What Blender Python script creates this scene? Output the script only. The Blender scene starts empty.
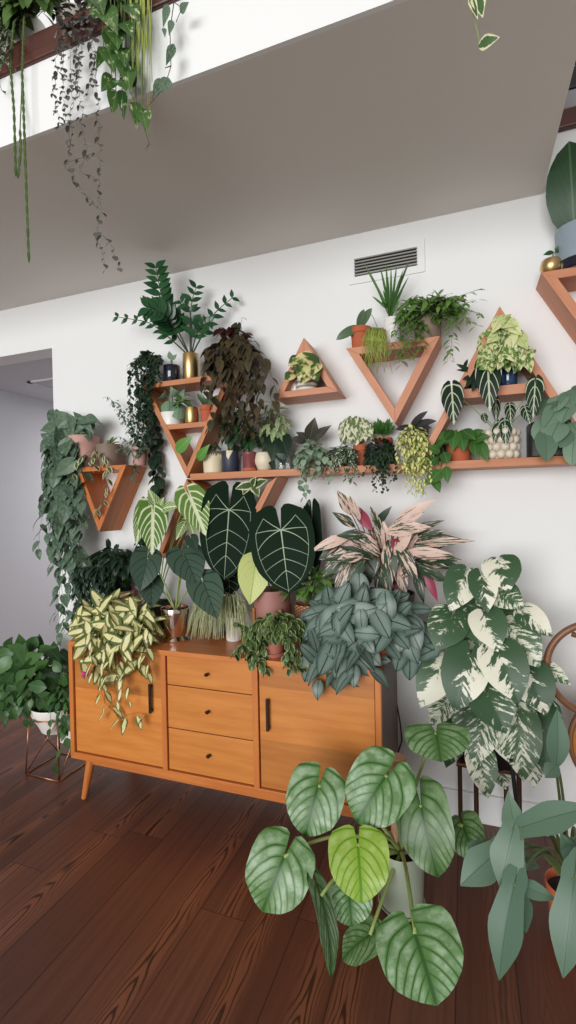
import bpy, math, random
import numpy as np
from mathutils import Vector, Matrix

sc = bpy.context.scene
col = sc.collection
PI = math.pi

# ------------------------------------------------------------------ camera
FPX = 482.8
EYE = np.array([0.0, 0.0, 1.43])
YAW, PITCH, ROLL = -.35074, -.01114, .02027
def cam_axes():
    cy, sy = math.cos(YAW), math.sin(YAW)
    f = np.array([sy*math.cos(PITCH), cy*math.cos(PITCH), math.sin(PITCH)])
    r = np.array([cy, -sy, 0.0]); d = np.cross(f, r)
    cr, sr = math.cos(ROLL), math.sin(ROLL)
    return cr*r+sr*d, -sr*r+cr*d, f
CR, CD, CF = cam_axes()
cam_data = bpy.data.cameras.new('camera'); cam = bpy.data.objects.new('camera', cam_data)
col.objects.link(cam); sc.camera = cam
cam_data.sensor_fit = 'VERTICAL'; cam_data.sensor_height = 36.0; cam_data.lens = FPX/1024*36.0
cam_data.clip_start = .02
mw = Matrix.Identity(4)
for i in range(3):
    mw[i][0] = CR[i]; mw[i][1] = -CD[i]; mw[i][2] = -CF[i]; mw[i][3] = EYE[i]
cam.matrix_world = mw

def at(px, py, y):                       # the point of the place on the plane "y metres into the room" seen at a pixel
    r = CR*((px-288)/FPX)+CD*((py-512)/FPX)+CF
    return EYE+r*(y/r[1])
def atz(px, py, z):
    r = CR*((px-288)/FPX)+CD*((py-512)/FPX)+CF
    return EYE+r*((z-EYE[2])/r[2])
def mpp(p):                              # metres per pixel at a point
    return float(np.dot(np.asarray(p)-EYE, CF))/FPX
V3 = lambda *a: np.array(a, dtype=float)
def nrm(v):
    v = np.asarray(v, float); l = np.linalg.norm(v)
    return v/l if l > 1e-9 else V3(0, 0, 1)

YW = 2.306      # back wall
FY = 2.146      # front of the wall shelves
ZC = 2.728      # underside of the loft

# ------------------------------------------------------------------ materials
def lin(c):
    return tuple(((x/255)/12.92 if x/255 <= .04045 else ((x/255+.055)/1.055)**2.4) for x in c)+(1.0,)
class NT:
    def __init__(s, name):
        s.m = bpy.data.materials.new(name); s.m.use_nodes = True
        s.t = s.m.node_tree; s.t.nodes.clear()
        s.out = s.t.nodes.new('ShaderNodeOutputMaterial')
        s.b = s.t.nodes.new('ShaderNodeBsdfPrincipled')
        s.t.links.new(s.b.outputs[0], s.out.inputs[0])
    def n(s, typ, **kw):
        x = s.t.nodes.new(typ)
        for k, v in kw.items(): setattr(x, k, v)
        return x
    def l(s, a, b): s.t.links.new(a, b)
    def val(s, sock, v):
        if isinstance(v, (int, float, tuple)): sock.default_value = v
        else: s.l(v, sock)
    def math(s, op, a, b=None, c=None, clamp=False):
        x = s.n('ShaderNodeMath', operation=op, use_clamp=clamp)
        s.val(x.inputs[0], a)
        if b is not None: s.val(x.inputs[1], b)
        if c is not None: s.val(x.inputs[2], c)
        return x.outputs[0]
    def mix(s, f, a, b):
        x = s.n('ShaderNodeMix', data_type='RGBA')
        s.val(x.inputs[0], f); s.val(x.inputs[6], a); s.val(x.inputs[7], b)
        return x.outputs[2]
    def ramp(s, v, a, b):                # smooth 0..1 between a and b
        x = s.n('ShaderNodeMapRange', interpolation_type='SMOOTHSTEP')
        s.val(x.inputs[0], v); x.inputs[1].default_value = a; x.inputs[2].default_value = b
        return x.outputs[0]
    def noise(s, vec, scale, detail=2.0, rough=.5, dim='3D'):
        x = s.n('ShaderNodeTexNoise', noise_dimensions=dim)
        if vec is not None: s.l(vec, x.inputs['Vector'])
        x.inputs['Scale'].default_value = scale; x.inputs['Detail'].default_value = detail
        x.inputs['Roughness'].default_value = rough
        return x.outputs[0]
    def comb(s, x, y, z):
        c = s.n('ShaderNodeCombineXYZ')
        for i, v in enumerate((x, y, z)): s.val(c.inputs[i], v)
        return c.outputs[0]

def plain(name, c, rough=.5, metal=0.0, var=.08, scale=12, bump=0.0, bscale=60, trans=0.0, spec=.5, coat=0.0):
    t = NT(name)
    oc = t.n('ShaderNodeTexCoord').outputs['Object']
    base = lin(c)
    if var:
        f = t.noise(oc, scale, 3)
        k = 1-var*2
        dark = (base[0]*k, base[1]*k, base[2]*k, 1)
        t.l(t.mix(f, dark, tuple(min(1, x*(1+var)) for x in base[:3])+(1,)), t.b.inputs['Base Color'])
    else: t.b.inputs['Base Color'].default_value = base
    t.b.inputs['Roughness'].default_value = rough; t.b.inputs['Metallic'].default_value = metal
    t.b.inputs['Transmission Weight'].default_value = trans
    t.b.inputs['Specular IOR Level'].default_value = spec
    t.b.inputs['Coat Weight'].default_value = coat
    if bump:
        b = t.n('ShaderNodeBump'); b.inputs['Strength'].default_value = bump; b.inputs['Distance'].default_value = .004
        t.l(t.noise(oc, bscale, 3), b.inputs['Height']); t.l(b.outputs[0], t.b.inputs['Normal'])
    return t.m

def leafmat(name, c1, c2, vein=None, nv=7, slope=.7, vw=.18, mid=.05, lat=1.0, mode=None, cv=(240, 240, 215),
            amt=.5, nsc=5.0, soft=.05, rough=.42, back=None, spec=.4, silver=None, samt=.5, tr=.12, hw=.42):
    t = NT(name)
    uv = t.n('ShaderNodeUVMap', uv_map='UVMap').outputs[0]
    sp = t.n('ShaderNodeSeparateXYZ'); t.l(uv, sp.inputs[0])
    u, v = sp.outputs[0], sp.outputs[1]
    a = t.math('MULTIPLY', t.math('ABSOLUTE', t.math('SUBTRACT', v, .5)), 2.0)
    at_ = t.n('ShaderNodeAttribute', attribute_name='rnd')
    sr = t.n('ShaderNodeSeparateColor'); t.l(at_.outputs['Color'], sr.inputs[0])
    r1, edge, r2 = sr.outputs[0], sr.outputs[1], sr.outputs[2]
    c = t.mix(r1, lin(c1), lin(c2))
    nvec = t.comb(t.math('ADD', u, t.math('MULTIPLY', r1, 37.0)), t.math('ADD', v, t.math('MULTIPLY', r2, 23.0)), t.math('MULTIPLY', r1, 11.0))
    latf = None
    if vein or silver:
        wob = t.math('MULTIPLY', t.math('SUBTRACT', t.noise(nvec, 3.0, 2), .5), .07)
        w = t.math('SUBTRACT', t.math('ADD', u, wob), t.math('MULTIPLY', t.math('POWER', a, 1.15), t.math('MULTIPLY_ADD', u, .8, slope-.42)))
        fr = t.math('ABSOLUTE', t.math('SUBTRACT', t.math('FRACT', t.math('MULTIPLY', w, float(nv))), .5))   # .5 on a vein
        latf = fr
    if silver:
        k = t.math('MULTIPLY', t.ramp(fr, .5, .2), t.math('MULTIPLY_ADD', t.ramp(t.noise(nvec, 4.5, 4, .65), .35, .65), .75, .25))
        k = t.math('MULTIPLY', t.math('MULTIPLY', k, t.ramp(a, .02, .35)), float(samt))
        c = t.mix(k, c, lin(silver))
    if mode:
        nz = t.noise(nvec, nsc, 4, .6)
        if mode == 'splash': k = t.ramp(nz, 1-amt-soft, 1-amt+soft)
        elif mode == 'edge': k = t.ramp(t.math('ADD', edge, t.math('MULTIPLY', t.math('SUBTRACT', nz, .5), .7)), 1-amt-soft, 1-amt+soft)
        elif mode == 'center': k = t.ramp(t.math('ADD', edge, t.math('MULTIPLY', t.math('SUBTRACT', nz, .5), .7)), amt+soft, amt-soft)
        elif mode == 'stripe':                                      # feathered stripes running from the midrib
            st = t.noise(t.comb(t.math('ADD', t.math('MULTIPLY', t.math('SUBTRACT', u, t.math('MULTIPLY', a, .55)), .8), t.math('MULTIPLY', r1, 27.0)), t.math('MULTIPLY', v, 2.1), r2), nsc, 4, .7)
            k = t.ramp(t.math('ADD', st, t.math('MULTIPLY', t.math('SUBTRACT', r1, .5), .25)), 1-amt-soft, 1-amt+soft)
        elif mode == 'half':                                        # marbled halves, more or less white from leaf to leaf
            st = t.noise(t.comb(t.math('ADD', t.math('SUBTRACT', u, t.math('MULTIPLY', a, .45)), t.math('MULTIPLY', r1, 31.0)), t.math('MULTIPLY', v, .45), r2), nsc, 6, .72)
            h = t.math('MULTIPLY', t.math('SUBTRACT', v, .5), t.math('MULTIPLY_ADD', t.ramp(r2, .45, .55), 2.0, -1.0))
            q = t.math('ADD', t.math('ADD', st, t.math('MULTIPLY', h, hw)), t.math('MULTIPLY', t.math('SUBTRACT', r1, .5), .16))
            k = t.ramp(q, 1-amt-soft, 1-amt+soft)
        c = t.mix(k, c, lin(cv))
    if vein:
        lm = t.math('MULTIPLY', t.ramp(latf, .5-vw*.5, .5-vw*.2), lat)
        mm = t.ramp(a, mid, mid*.4)
        c = t.mix(t.math('MAXIMUM', lm, mm), c, lin(vein))
    if back:
        g = t.n('ShaderNodeNewGeometry')
        c = t.mix(g.outputs['Backfacing'], c, lin(back))
    t.l(c, t.b.inputs['Base Color'])
    t.b.inputs['Roughness'].default_value = rough
    t.b.inputs['Specular IOR Level'].default_value = spec
    if tr:
        tb = t.n('ShaderNodeBsdfTranslucent'); t.l(c, tb.inputs[0])
        ms = t.n('ShaderNodeMixShader'); ms.inputs[0].default_value = tr
        t.l(t.b.outputs[0], ms.inputs[1]); t.l(tb.outputs[0], ms.inputs[2]); t.l(ms.outputs[0], t.out.inputs[0])
    return t.m

def woodmat(name, c1, c2, grain=1.0, rough=.4, plank=None, coat=0.0):
    t = NT(name)
    uv = t.n('ShaderNodeUVMap', uv_map='UVMap').outputs[0]
    sp = t.n('ShaderNodeSeparateXYZ'); t.l(uv, sp.inputs[0])
    u, v = sp.outputs[0], sp.outputs[1]
    oi = t.n('ShaderNodeObjectInfo').outputs['Random']
    rid = t.math('MULTIPLY', oi, 19.0)
    if plank:
        cell = t.math('FLOOR', t.math('DIVIDE', v, plank))
        wn = t.n('ShaderNodeTexWhiteNoise', noise_dimensions='2D'); t.l(t.comb(cell, rid, 0.0), wn.inputs['Vector'])
        rid = t.math('MULTIPLY_ADD', wn.outputs[0], 13.0, rid); pl = wn.outputs[0]
    vec = t.comb(t.math('MULTIPLY', u, 1.6), t.math('MULTIPLY', v, 16.0), rid)
    f = t.noise(vec, 2.0, 4, .55)
    fine = t.noise(t.comb(t.math('MULTIPLY', u, 6.0), t.math('MULTIPLY', v, 160.0), rid), 2.0, 2)
    k = t.math('ADD', t.math('MULTIPLY', t.ramp(f, .25, .75), .75*grain), t.math('MULTIPLY', fine, .25*grain))
    c = t.mix(k, lin(c1), lin(c2))
    if plank:
        hs = t.n('ShaderNodeHueSaturation'); t.l(c, hs.inputs['Color'])
        t.l(t.math('MULTIPLY_ADD', pl, .42, .76), hs.inputs['Value']); c = hs.outputs[0]
    t.l(c, t.b.inputs['Base Color']); t.b.inputs['Roughness'].default_value = rough
    t.b.inputs['Coat Weight'].default_value = coat; t.b.inputs['Coat Roughness'].default_value = .25
    return t.m

# ------------------------------------------------------------------ meshes
class MB:
    def __init__(s): s.v = []; s.f = []; s.uv = []; s.r = []; s.n = 0; s.mi = []
    def add(s, v, f, uv=None, rnd=None, mi=0):
        v = np.asarray(v, float); k = len(v)
        s.v.append(v); s.uv.append(np.zeros((k, 2)) if uv is None else np.asarray(uv, float))
        s.r.append(np.full((k, 3), .5) if rnd is None else np.asarray(rnd, float))
        s.f += [tuple(i+s.n for i in q) for q in f]; s.mi += [mi]*len(f); s.n += k

def build(name, mb, mats, root=None, parent=None, smooth=True, clamp=False, sharp=None, bevel=0, grain=None):
    """one mesh object; vertices are given in world space, stored relative to the thing's base"""
    V = np.concatenate(mb.v); U = np.concatenate(mb.uv); R = np.concatenate(mb.r)
    if clamp: V[:, 1] = np.minimum(V[:, 1], YW-.006-np.random.RandomState(1).rand(len(V))*.004)
    org = np.array(root.location) if root is not None else np.zeros(3)
    me = bpy.data.meshes.new(name)
    me.from_pydata((V-org).tolist(), [], mb.f); 
    for m in (mats if isinstance(mats, (list, tuple)) else [mats]): me.materials.append(m)
    me.polygons.foreach_set('material_index', mb.mi)
    me.update()
    li = np.empty(len(me.loops), int); me.loops.foreach_get('vertex_index', li)
    uvl = me.uv_layers.new(name='UVMap')
    if grain is None: L = U[li]
    else:
        g = nrm(grain); L = np.zeros((len(li), 2))
        for p in me.polygons:
            n = np.array(p.normal); c = np.cross(n, g)
            if np.linalg.norm(c) < .5: g2 = nrm(np.cross(n, V3(.3, .5, .8))); w = nrm(np.cross(n, g2)); gg = g2*.15
            else: gg = g; w = nrm(c); w = w if w.sum() > 0 else -w
            for i in p.loop_indices: L[i] = (V[li[i]]@gg, V[li[i]]@w)
    uvl.data.foreach_set('uv', L.astype(np.float32).ravel())
    at_ = me.attributes.new('rnd', 'FLOAT_COLOR', 'POINT')
    at_.data.foreach_set('color', np.concatenate([R, np.ones((len(R), 1))], 1).astype(np.float32).ravel())
    me.polygons.foreach_set('use_smooth', [bool(smooth)]*len(me.polygons))
    if smooth and sharp: me.set_sharp_from_angle(angle=sharp)
    o = bpy.data.objects.new(name, me); col.objects.link(o)
    p = parent if parent is not None else root
    if p is not None: o.parent = p
    if bevel:
        b = o.modifiers.new('bevel', 'BEVEL'); b.width = bevel; b.segments = 2; b.limit_method = 'ANGLE'; b.angle_limit = .6
    return o

def thing(name, label, cat, loc, group=None):
    o = bpy.data.objects.new(name, None); col.objects.link(o); o.location = tuple(float(x) for x in loc)
    o.empty_display_size = .05
    o['label'] = label; o['category'] = cat
    if group: o['group'] = group
    return o
def tag(o, label, cat, group=None):
    o['label'] = label; o['category'] = cat
    if group: o['group'] = group
    return o
def struct(o): o['kind'] = 'structure'; return o

def box(mb, a, b, mi=0):
    x0, y0, z0 = np.minimum(a, b); x1, y1, z1 = np.maximum(a, b)
    v = [(x0, y0, z0), (x1, y0, z0), (x1, y1, z0), (x0, y1, z0), (x0, y0, z1), (x1, y0, z1), (x1, y1, z1), (x0, y1, z1)]
    mb.add(v, [(0, 3, 2, 1), (4, 5, 6, 7), (0, 1, 5, 4), (1, 2, 6, 5), (2, 3, 7, 6), (3, 0, 4, 7)], mi=mi)
def prism(mb, pts, y0, y1):              # x-z polygon extruded from y0 (front) to y1
    n = len(pts)
    ar = sum(pts[i][0]*pts[(i+1) % n][1]-pts[(i+1) % n][0]*pts[i][1] for i in range(n))
    if ar < 0: pts = pts[::-1]
    v = [(p[0], y0, p[1]) for p in pts]+[(p[0], y1, p[1]) for p in pts]
    f = [tuple(range(n)), tuple(range(2*n-1, n-1, -1))]+[(i, i+n, (i+1) % n+n, (i+1) % n) for i in range(n)]
    mb.add(v, f)
def tube(mb, pts, r, seg=6, r1=None, cap=True, mi=0, rnd=(.5, .5, .5)):
    pts = [np.asarray(p, float) for p in pts]; n = len(pts)
    r1 = r if r1 is None else r1
    v = []; uv = []
    ref = V3(0, 0, 1)
    t0 = nrm(pts[1]-pts[0])
    if abs(t0@ref) > .9: ref = V3(1, 0, 0)
    s = nrm(np.cross(t0, ref))
    for i, p in enumerate(pts):
        t = nrm(pts[min(i+1, n-1)]-pts[max(i-1, 0)])
        s = nrm(s-t*(s@t)); w = np.cross(t, s); rr = r+(r1-r)*i/(n-1)
        for k in range(seg):
            a = 2*PI*k/seg; v.append(p+rr*(math.cos(a)*s+math.sin(a)*w)); uv.append((i/(n-1), k/seg))
    f = [(i*seg+k, i*seg+(k+1) % seg, (i+1)*seg+(k+1) % seg, (i+1)*seg+k) for i in range(n-1) for k in range(seg)]
    if cap: f += [tuple(range(seg-1, -1, -1)), tuple((n-1)*seg+k for k in range(seg))]
    mb.add(v, f, uv, np.tile(rnd, (len(v), 1)), mi)
def bez(a, b, c, n=8):
    a, b, c = (np.asarray(q, float) for q in (a, b, c))
    return [(1-t)**2*a+2*t*(1-t)*b+t*t*c for t in np.linspace(0, 1, n)]
def lathe(mb, prof, c, seg=32, mi=0, square=0.0):
    c = np.asarray(c, float); v = []; uv = []
    for j, (r, z) in enumerate(prof):
        for k in range(seg):
            a = 2*PI*k/seg; x, y = math.cos(a), math.sin(a)
            if square:
                q = (abs(x)**square+abs(y)**square)**(-1/square); x *= q; y *= q
            v.append(c+V3(r*x, r*y, z)); uv.append((k/seg, z))
    f = []
    for j in range(len(prof)-1):
        for k in range(seg):
            f.append((j*seg+k, j*seg+(k+1) % seg, (j+1)*seg+(k+1) % seg, (j+1)*seg+k))
    mb.add(v, f, uv, mi=mi)
def ball(mb, c, r, n=8):
    prof = [(r*math.sin(PI*i/n)+1e-5, -r*math.cos(PI*i/n)) for i in range(n+1)]
    lathe(mb, prof, c, 2*n)

# ------------------------------------------------------------------ leaves
SHAPES = {
 'heart': ([(0, .80), (.08, .95), (.2, 1), (.4, .92), (.6, .7), (.8, .38), (.93, .13), (1, 0)], .36),
 'broad': ([(0, .84), (.08, .97), (.22, 1), (.45, .95), (.65, .80), (.82, .52), (.93, .25), (1, 0)], .44),
 'egg': ([(0, .5), (.1, .8), (.28, 1), (.48, .96), (.68, .76), (.85, .43), (.95, .17), (1, 0)], .12),
 'round': ([(0, .45), (.1, .78), (.3, .98), (.45, 1), (.65, .88), (.83, .6), (.95, .27), (1, 0)], .06),
 'ovate': ([(0, .08), (.1, .55), (.25, .92), (.38, 1), (.58, .82), (.78, .45), (.92, .15), (1, 0)], 0),
 'cordate': ([(0, .55), (.1, .85), (.25, 1), (.42, .9), (.62, .64), (.82, .3), (.94, .09), (1, 0)], .17),
 'lance': ([(0, .1), (.12, .55), (.3, .93), (.45, 1), (.65, .78), (.85, .35), (.95, .12), (1, 0)], 0),
 'strap': ([(0, .6), (.15, .85), (.4, 1), (.7, .85), (.9, .4), (1, 0)], 0),
 'arrow': ([(0, .72), (.12, .98), (.28, 1), (.45, .83), (.65, .58), (.85, .26), (1, 0)], .42),
 'hast': ([(0, .42), (.06, .72), (.13, .62), (.25, .78), (.45, 1), (.62, .82), (.82, .42), (1, 0)], .34),
 'obov': ([(0, .06), (.2, .4), (.45, .8), (.68, 1), (.85, .85), (.96, .4), (1, 0)], 0),
}
def leaf_surface(p, d, n, L, droop, fold, curl=0.0):
    d = nrm(d); n = np.asarray(n, float); n = n-d*(n@d); n = nrm(n); s = np.cross(d, n)
    K = 24; ts = np.linspace(0, 1, K+1); ang = -droop*ts
    cx = np.concatenate([[0], np.cumsum(np.cos((ang[1:]+ang[:-1])/2))])/K*L
    cz = np.concatenate([[0], np.cumsum(np.sin((ang[1:]+ang[:-1])/2))])/K*L
    def S(x, y, lift=0.0):
        t = np.clip(x/L, 0, 1); a = -droop*t
        X = np.where(x < 0, x, np.interp(t, ts, cx)); Z = np.where(x < 0, .25*x*droop, np.interp(t, ts, cz))
        h = np.abs(y)*fold-curl*y*y/max(L, 1e-6)+lift
        X = X-np.sin(a)*h; Z = Z+np.cos(a)*h
        return np.asarray(p)+X[:, None]*d+Z[:, None]*n+y[:, None]*s
    return S
def leaf(mb, p, d, n, L, W, shape='ovate', droop=.5, fold=.15, curl=0.0, nu=6, nv=2, rng=random, wave=0.0, mi=0, back=None, split=None):
    prof, lobe = SHAPES[shape]
    if lobe > .1: nv = max(nv, 3)
    ts = np.linspace(0, 1, nu+1)**(1.25 if lobe else 1.0); ws = np.interp(ts, [a for a, b in prof], [b for a, b in prof])
    ss = np.linspace(-1, 1, 2*nv+1); ss = np.sign(ss)*np.abs(ss)**(1.35 if lobe > .1 else 1)
    T, Sg = np.meshgrid(ts, ss, indexing='ij'); Wg = ws[:, None]*np.ones_like(Sg)
    y = Sg*Wg*W/2
    sh = lobe*np.clip(1-T/.45, 0, 1)**1.6*np.sin(np.abs(Sg)**.38*PI*.78)
    x = (T-sh)*L
    if split:                            # cuts from the margin, as on a grown monstera leaf
        y = y*(1-split*(np.abs(Sg) > .6)*((np.arange(nu+1) % 2) == 1)[:, None])
    S = leaf_surface(p, d, n, L, droop, fold, curl)
    lift = 0.0
    if wave:
        ph = rng.random()*6
        lift = (wave*W*np.abs(Sg)**2*np.sin(T*14+ph+Sg*1.5)).ravel()
    P = S(x.ravel(), y.ravel(), lift)
    m = 2*nv+1; f = []
    for i in range(nu):
        for j in range(m-1):
            a, b, c_, e = i*m+j, i*m+j+1, (i+1)*m+j+1, (i+1)*m+j
            f.append((a, b, c_, e) if i < nu-1 else (a, b, e))
    if True:
        # the last row is one point
        keep = nu*m+nv; P = np.concatenate([P[:nu*m], P[keep:keep+1]]); xx = np.append(x.ravel()[:nu*m], x.ravel()[keep]); yy = np.append(y.ravel()[:nu*m], y.ravel()[keep])
        eg = np.append(np.maximum(np.abs(Sg), np.clip((T-.75)*4, 0, 1)).ravel()[:nu*m], 1.0)
        f = [tuple(min(i, nu*m) for i in q) for q in f]
    uv = np.stack([xx/L, .5+yy/W], 1)
    a, b = rng.random(), rng.random()
    rnd = np.stack([np.full(len(P), a), eg, np.full(len(P), b)], 1)
    mb.add(P, f, uv, rnd, mi)
    return S
def rib(mb, S, pts, w0, w1, mi=0, lift=.0012):      # a raised vein: a slim ridge on the leaf surface
    pts = np.array(pts, float); n = len(pts)
    d = np.gradient(pts, axis=0); d /= np.linalg.norm(d, axis=1)[:, None]+1e-9
    q = np.stack([-d[:, 1], d[:, 0]], 1); w = np.linspace(w0, w1, n)[:, None]/2
    a = pts+q*w; b = pts-q*w
    A = S(a[:, 0], a[:, 1], lift*.4); B = S(b[:, 0], b[:, 1], lift*.4); C = S(pts[:, 0], pts[:, 1], lift*1.6)
    P = np.concatenate([A, C, B]); f = []
    for i in range(n-1): f += [(i, i+1, n+i+1, n+i), (n+i, n+i+1, 2*n+i+1, 2*n+i)]
    mb.add(P, f, mi=mi)

def face_n(p, up=.35):                   # a leaf turned towards the room and a little up
    v = nrm(EYE-np.asarray(p)); return nrm(v+V3(0, 0, up))

def strand(lm, sm, pts, L, W, shape, gap, rng, sr=.0012, droop=.6, fold=.15, nu=4, nv=1, pair=False, jit=.004, spread=1.0, down=.7, vary=.3, wave=0.0, tip=None):
    pts = [np.asarray(p, float) for p in pts]
    d = [0]
    for a, b in zip(pts, pts[1:]): d.append(d[-1]+np.linalg.norm(b-a))
    n = max(3, int(d[-1]/gap)); ds = np.linspace(0, d[-1], n)
    q = np.stack([np.interp(ds, d, [p[i] for p in pts]) for i in range(3)], 1)
    for i in range(1, n): q[i] += V3(rng.uniform(-jit, jit), rng.uniform(-jit, jit), 0)
    tube(sm, q, sr, 4, sr*.6)
    phi = rng.random()*6
    for i in range(n):
        phi += 2.4
        k = 1-.35*(i/n) if tip is None else 1-(1-tip)*(i/n)
        for m in range(2 if pair else 1):
            f = phi+m*PI
            h = V3(math.cos(f), -abs(math.sin(f))*.9+.15, 0)
            t = nrm(q[min(i+1, n-1)]-q[max(i-1, 0)])
            dd = nrm(h*spread+V3(0, 0, -down)+t*.25+V3(*[rng.gauss(0, .15) for _ in range(3)]))
            l = L*k*(1+rng.uniform(-vary, vary))
            pet = q[i]+dd*l*.18
            leaf(lm, pet, dd, nrm(h*.7+V3(0, -.35, .75)), l, l*W/L, shape, droop*rng.uniform(.5, 1.3), fold, nu=nu, nv=nv, rng=rng, wave=wave)

def bush(lm, sm, org, c, rad, n, L, W, shape, rng, droop=.6, fold=.15, nu=4, nv=1, grav=.35, shell=(.45, 1.0), front=.35, stem=True, sr=.0013, vary=.3, wave=0.0, lo=-.5, every=1, fac=.25, jd=.2):
    org = np.asarray(org, float); c = np.asarray(c, float); rad = np.asarray(rad, float)
    for i in range(n):
        for _ in range(30):
            o = nrm([rng.gauss(0, 1), rng.gauss(0, 1), rng.gauss(0, 1)])
            if o[2] > lo and o[1] < front+rng.random()*.4: break
        k = rng.uniform(*shell)**.6
        p = c+o*rad*k
        dd = nrm(o*V3(1, 1, .8)+V3(0, 0, -grav)+V3(*[rng.gauss(0, jd) for _ in range(3)]))
        l = L*(1+rng.uniform(-vary, vary))
        b = p-dd*l*.55
        nn = nrm(V3(0, 0, .8)+o*.35+fac*nrm(EYE-p)+V3(*[rng.gauss(0, jd*.8) for _ in range(3)]))
        leaf(lm, b, dd, nn, l, l*W/L, shape, droop*rng.uniform(.5, 1.3), fold, nu=nu, nv=nv, rng=rng, wave=wave)
        if stem and i % every == 0:
            tube(sm, bez(org+V3(rng.gauss(0, .008), rng.gauss(0, .008), 0), org*.5+b*.5+V3(0, 0, .25*np.linalg.norm(b-org)), b, 6), sr, 4, sr*.7)

def bigleaf(lm, sm, org, b, t, w, yb, yt, shape, rng, droop=.5, fold=.12, curl=0.0, nu=10, nv=4, up=.35, sr=.003, wave=0.0, arch=.3, nvec=None, split=None, side=0.0, pet=True):
    """a leaf whose stalk meets the blade at pixel b and whose tip lies at pixel t, w pixels wide"""
    B = at(b[0], b[1], yb); T = at(t[0], t[1], yt); ch = T-B
    n = face_n((B+T)/2, up) if nvec is None else nrm(nvec)
    if side: n = nrm(n+side*nrm(np.cross(nrm(ch), n)))
    d0 = nrm(ch); n = nrm(n-d0*(n@d0))
    h = droop/2; d = d0*math.cos(h)+n*math.sin(h); n2 = n*math.cos(h)-d0*math.sin(h)
    L = np.linalg.norm(ch)*(1+droop*droop/24); W = w*mpp((B+T)/2)
    S = leaf(lm, B, d, n2, L, W, shape, droop, fold, curl, nu, nv, rng, wave, split=split)
    if pet and org is not None:
        org = np.asarray(org, float); m = (org+B)/2+V3(0, 0, arch*np.linalg.norm(B-org))-n*.1*np.linalg.norm(B-org)
        tube(sm, bez(org, m, B, 10), sr*1.25, 6, sr)
    return S, L, W

# ------------------------------------------------------------------ pots
def pot_prof(style, rt, rb, h, th=.005):
    if style == 'cyl': o = [(rb*.92, 0), (rb, .004), (rt, h-.002), (rt-.001, h)]
    elif style == 'terra':
        k = .72; rk = rb+(rt*.9-rb)*k
        o = [(rb*.95, 0), (rb, .003), (rk, h*k), (rk+rt*.09, h*k+.001), (rt, h-.002), (rt-.002, h)]
    elif style == 'round': o = [(rb*.8, 0), (rb, h*.06), (rt*1.12, h*.38), (rt*1.18, h*.55), (rt*1.1, h*.8), (rt, h*.97), (rt-.002, h)]
    elif style == 'bowl': o = [(rb*.5, 0), (rb, h*.04), (rt*.72, h*.3), (rt*.93, h*.65), (rt, h*.97), (rt-.002, h)]
    elif style == 'goblet': o = [(rb*1.05, 0), (rb*1.08, h*.05), (rb*.8, h*.16), (rb*.86, h*.3), (rt*.95, h*.8), (rt, h*.98), (rt-.002, h)]
    elif style == 'rim': o = [(rb*.95, 0), (rb, .004), (rt*.96, h*.84), (rt, h*.86), (rt, h-.003), (rt-.003, h)]
    ri = rt-th
    return o+[(ri, h-.002), (ri*.97, h*.8)]
def make_pot(root, c, rt, rb, h, mat, style='cyl', soil=None, name='pot', saucer=None, seg=32, square=0.0):
    m = MB(); pr = pot_prof(style, rt, rb, h)
    lathe(m, [(1e-4, pr[0][1])]+pr, c, seg, square=square)
    p = build(name, m, mat, root, smooth=True, sharp=.7)
    s = MB(); r = pr[-1][0]
    lathe(s, [(r, h*.84), (r*.6, h*.87), (1e-4, h*.88)], c, seg, square=square)
    build('soil', s, soil or SOIL, root, p)
    if saucer:
        q = MB(); rs = saucer
        lathe(q, [(1e-4, 0), (rs*.85, 0), (rs, .016), (rs*.96, .018), (rs*.84, .007), (1e-4, .007)], c-V3(0, 0, .007), 32)
        build('saucer', q, mat, root, smooth=True, sharp=.7)
    return np.asarray(c)+V3(0, 0, h*.88)
# ================================================================== setting
M_wall = plain('white wall paint', (236, 237, 236), .85, var=.012, scale=3, spec=.2)
M_ceil = plain('matt ceiling paint', (226, 222, 216), .9, var=.012, scale=2, spec=.1)
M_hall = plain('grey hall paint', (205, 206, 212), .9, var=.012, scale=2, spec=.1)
M_trim = plain('white satin trim paint', (240, 241, 240), .5, var=.01)
M_ledge = woodmat('red brown ledge wood', (60, 28, 20), (96, 50, 36), .8, .35)

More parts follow.
